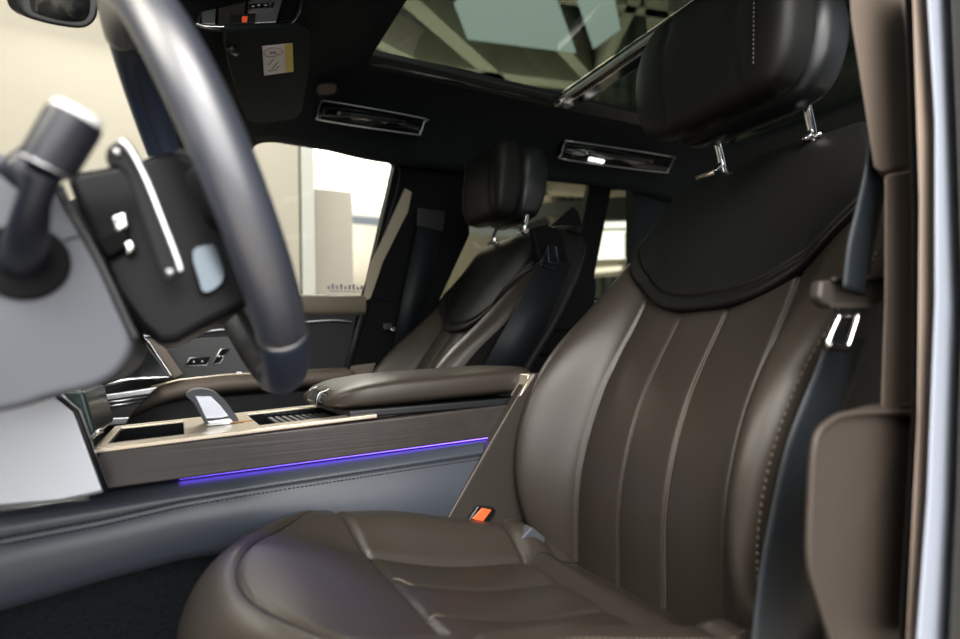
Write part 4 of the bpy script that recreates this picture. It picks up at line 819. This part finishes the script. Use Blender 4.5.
MB().prism([(-0.5733, 0.7200, 0.9703), (-0.6282, 0.7200, 0.9880), (-0.6140, 0.7200, 0.8339), (-0.5976, 0.7200, 0.6714), (-0.5585, 0.7200, 0.5067), (-0.5222, 0.7200, 0.3905), (-0.4723, 0.7200, 0.4047), (-0.5069, 0.7200, 0.5146), (-0.5441, 0.7200, 0.6704), (-0.5685, 0.7200, 0.8259)], (-0.08, -0.03, 0)).build('painted_flange', 'body', bd, bevel=0.008, segs=5)
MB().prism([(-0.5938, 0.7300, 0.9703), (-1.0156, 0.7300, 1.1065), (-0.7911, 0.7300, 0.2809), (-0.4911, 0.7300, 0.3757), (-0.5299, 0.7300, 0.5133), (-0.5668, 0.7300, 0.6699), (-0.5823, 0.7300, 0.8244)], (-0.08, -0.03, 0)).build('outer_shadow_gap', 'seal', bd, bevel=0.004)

# ------------------------------------------------------------------ steering column
sc_ = thing('steering_column', 'grey steering column shroud with black control stalk, at the left edge', 'steering column', (0.15, 0.37, 0.66))
out = spline([(0.1933, 0.4700, 0.7901), (0.1059, 0.4700, 0.7824), (0.0899, 0.4700, 0.7751), (0.0722, 0.4700, 0.7619), (0.0547, 0.4700, 0.7266), (0.0391, 0.4700, 0.6842), (0.0298, 0.4700, 0.6554), (0.0364, 0.4700, 0.6356), (0.0516, 0.4700, 0.6236), (0.0773, 0.4700, 0.6170), (0.1033, 0.4700, 0.6097), (0.1882, 0.4700, 0.5968)], 5)
MB().prism(out, (0, -0.20, 0)).build('shroud', 'shroud', sc_, bevel=0.016, segs=5)
MB().tube(spline([(0.0732, 0.4710, 0.7629), (0.0709, 0.4710, 0.7547), (0.0498, 0.4710, 0.7110), (0.0328, 0.4710, 0.6684), (0.0279, 0.4710, 0.6568)], 5), 0.003, 6).build('shroud_seam', 'satin_black', sc_)
MB().tube([(0.0706, 0.4710, 0.7253), (0.0547, 0.4710, 0.7321)], 0.0007, 5).build('shroud_line', 'satin_black', sc_)
ctr = Vector([(0.0919, 0.4720, 0.7087)][0])
MB().disc(ctr, (0, 1, 0), 0.0255, 0.005, 40).build('stalk_recess', 'deep', sc_, bevel=0.002)
stk = MB(); p0 = Vector([(0.0934, 0.4700, 0.7089)][0]); p1 = Vector([(0.0846, 0.5050, 0.7177)][0]); p2 = Vector([(0.0763, 0.5300, 0.7375)][0]); p3 = Vector([(0.0700, 0.5400, 0.7523)][0]); p4 = Vector([(0.0544, 0.5450, 0.7854)][0])
stk.tube([p0, p1, p2, p3], [0.013, 0.0115, 0.0085, 0.0095], 20)
d34 = (p4 - p3).normalized()
stk.tube([p3, p3 + d34 * 0.004, p4 - d34 * 0.004, p4], [0.0095, 0.0145, 0.0150, 0.0145], 24)
so = stk.build('stalk', 'stalk', sc_, bevel=0.001)
MB().tube([p4, p4 + d34 * 0.005], [0.0140, 0.0125], 24).build('end_cap', 'white_cap', so, bevel=0.001)
MB().tube([p3 + d34 * 0.002 , p3 + d34 * 0.0035], [0.0135, 0.0150], 24).build('silver_ring', 'satin', so)
MB().tube([Vector([(0.0930, 0.5000, 0.7531)][0]), Vector([(0.0842, 0.5000, 0.7626)][0]), Vector([(0.0734, 0.5100, 0.7751)][0])], [0.012, 0.014, 0.010], 16).build('rotary_collar', 'stalk', so)

# ------------------------------------------------------------------ steering wheel
WC = Vector((-0.0223, 0.3413, 0.7916)); TA = 0.3794; WR = 0.1828
sw = thing('steering_wheel', 'dark leather steering wheel with shift paddle, large at the upper left', 'steering wheel', tuple(WC))
U = Vector((0, 1, 0)); V = Vector((math.sin(TA), 0, math.cos(TA))); N = Vector((math.cos(TA), 0, -math.sin(TA)))   # N points to the dash
def wp(a, r=WR, off=0.0): return WC + (U * math.cos(a) + V * math.sin(a)) * r + N * off
def torus(a0, a1, rr, n=60, closed=False, flat=0.86):
    vs = []; fs = []; m_ = 28
    for i in range(n + (0 if closed else 1)):
        a = a0 + (a1 - a0) * i / n; er = U * math.cos(a) + V * math.sin(a)
        for k in range(m_):
            b = 2 * PI * k / m_; vs.append(WC + er * (WR + rr * math.cos(b)) + N * rr * 1.08 * math.sin(b))
    L = n if closed else n
    tot = n if closed else n + 1
    for i in range(L):
        j = (i + 1) % tot
        for k in range(m_): fs.append((i * m_ + k, i * m_ + (k + 1) % m_, j * m_ + (k + 1) % m_, j * m_ + k))
    if not closed: fs += [tuple(range(m_)), tuple((tot - 1) * m_ + k for k in range(m_))]
    return MB().add(vs, fs)
d2r = math.radians
torus(d2r(-50), d2r(98), 0.0190).build('rim_grip', 'wheel', sw)
torus(d2r(-97), d2r(-50.6), 0.0193, 30).build('rim_lower_grip', 'navy', sw)
torus(d2r(-165), d2r(-97.3), 0.0182, 30).build('rim_perforated_grip', 'perf', sw)
torus(d2r(98.4), d2r(194.7), 0.0172).build('rim_far_grip', 'navy', sw)
torus(d2r(-50.6), d2r(-50.0), 0.0196, 2).build('grip_ring', 'satin', sw)
torus(d2r(158), d2r(159.0), 0.0178, 2).build('grip_ring', 'satin', sw)
st = MB()
for k in range(95):
    a = d2r(105 + k * 0.9); er = U * math.cos(a) + V * math.sin(a); er2 = U * math.cos(a + 0.008) + V * math.sin(a + 0.008)
    st.tube([WC + er * (WR - 0.0165) + N * 0.002, WC + er2 * (WR - 0.0165) + N * 0.006], 0.0008, 4)
st.build('rim_stitching', 'dark_seam', sw)
# hub and spokes, rear cover facing the column
hub = MB(); lo = []
for k in range(7):
    t = k / 6; s_ = (0.75, 0.95, 1.0, 1.0, 1.0, 0.97, 0.85)[k]
    lo.append([WC + U * a * s_ + V * (b * s_ - 0.01) + N * (-0.022 + 0.045 * t) for a, b in sq(0.072, 0.058, 3.0, 40)])
hub.loft(lo); hub.build('airbag_hub', 'soft', sw)
MB().prism([(0.0765, 0.4350, 0.7833), (0.0413, 0.4350, 0.7958), (0.0058, 0.4350, 0.8115), (-0.0086, 0.4350, 0.8094), (-0.0265, 0.4350, 0.7898), (-0.0417, 0.4350, 0.7400), (-0.0539, 0.4350, 0.6858), (-0.0202, 0.4350, 0.6672), (0.0014, 0.4350, 0.6536), (0.0153, 0.4350, 0.6523), (0.0301, 0.4350, 0.6674), (0.0471, 0.4350, 0.6936), (0.0613, 0.4350, 0.7344)], (0, -0.19, 0)).build('rear_cover', 'cover', sw, bevel=0.008, segs=4)
for sgn in (-1, 1):
    lo = []
    for k in range(9):
        t = k / 8; y = sgn * (0.06 + (WR - 0.068) * t); hh = 0.030 - 0.013 * t
        lo.append([WC + U * y + V * (a - 0.012 - 0.012 * t) + N * (0.012 * (1 - t) + b) for a, b in sq(hh, 0.011, 3, 20)])
    MB().loft(lo).build('spoke', 'satin_black', sw)
lo = []
for k in range(7):
    t = k / 6; lo.append([WC + V * (-0.05 - (WR - 0.062) * t) + U * a + N * (b + 0.01 * (1 - t)) for a, b in sq(0.030 - 0.010 * t, 0.009, 3, 20)])
MB().loft(lo).build('lower_spoke', 'satin_black', sw)
MB().prism(spline([(-0.0082, 0.4550, 0.7243), (-0.0210, 0.4550, 0.7315), (-0.0260, 0.4550, 0.7286), (-0.0317, 0.4550, 0.7062), (-0.0237, 0.4550, 0.6947), (-0.0159, 0.4550, 0.6929), (-0.0131, 0.4550, 0.7008)], 3, True), (0, -0.012, 0)).build('spoke_accent', 'accent', sw, bevel=0.003)
MB().prism([(0.0461, 0.4500, 0.7491), (0.0360, 0.4500, 0.7547), (0.0334, 0.4500, 0.7426), (0.0423, 0.4500, 0.7358)], (0, -0.012, 0)).build('chrome_clip', 'chrome', sw, bevel=0.003)
MB().prism([(0.0559, 0.4500, 0.7318), (0.0360, 0.4500, 0.7424), (0.0320, 0.4500, 0.7289), (0.0471, 0.4500, 0.7174)], (0, -0.010, 0)).build('clip_bracket', 'deep', sw, bevel=0.002)
MB().prism([(0.0383, 0.4520, 0.7296), (0.0313, 0.4520, 0.7332), (0.0287, 0.4520, 0.7257), (0.0357, 0.4520, 0.7192)], (0, -0.010, 0)).build('chrome_clip', 'chrome', sw, bevel=0.003)
# shift paddle
pdl = MB().prism(spline([(0.0434, 0.5050, 0.7799), (0.0401, 0.5050, 0.7858), (0.0345, 0.5050, 0.7881), (0.0287, 0.5050, 0.7821), (0.0182, 0.5050, 0.7605), (0.0086, 0.5050, 0.7335), (0.0000, 0.5050, 0.7081), (-0.0012, 0.5050, 0.7012), (0.0073, 0.5050, 0.6939), (0.0115, 0.5050, 0.7007), (0.0180, 0.5050, 0.7224), (0.0263, 0.5050, 0.7492), (0.0333, 0.5050, 0.7690), (0.0423, 0.5050, 0.7719)], 3, True), (0, -0.008, 0)).build('shift_paddle', 'cover', sw, bevel=0.0025)
MB().tube(spline([(0.0348, 0.5080, 0.7870), (0.0297, 0.5080, 0.7823), (0.0198, 0.5080, 0.7616), (0.0103, 0.5080, 0.7348), (0.0019, 0.5080, 0.7104), (-0.0006, 0.5080, 0.7014)], 6), 0.0027, 8).build('silver_edge', 'satin', pdl)
MB().disc(Vector([(0.0371, 0.5070, 0.7802)][0]), (0, 1, 0), 0.0022, 0.003, 12).build('paddle_marking', 'satin', pdl)
MB().disc(Vector([(0.0061, 0.5070, 0.7006)][0]), (0, 1, 0), 0.0022, 0.003, 12).build('paddle_marking', 'satin', pdl)

# ------------------------------------------------------------------ windscreen
ws = MB().prism([(0.06, -0.62, 1.15), (0.55, -0.66, 0.80), (0.55, 0.66, 0.80), (0.06, 0.62, 1.15)], (0.004, 0, 0.005)).build('windscreen', 'window_glass', smooth=False)
tag(ws, 'clear windscreen at the left, showing the beige showroom wall beyond', 'windscreen')
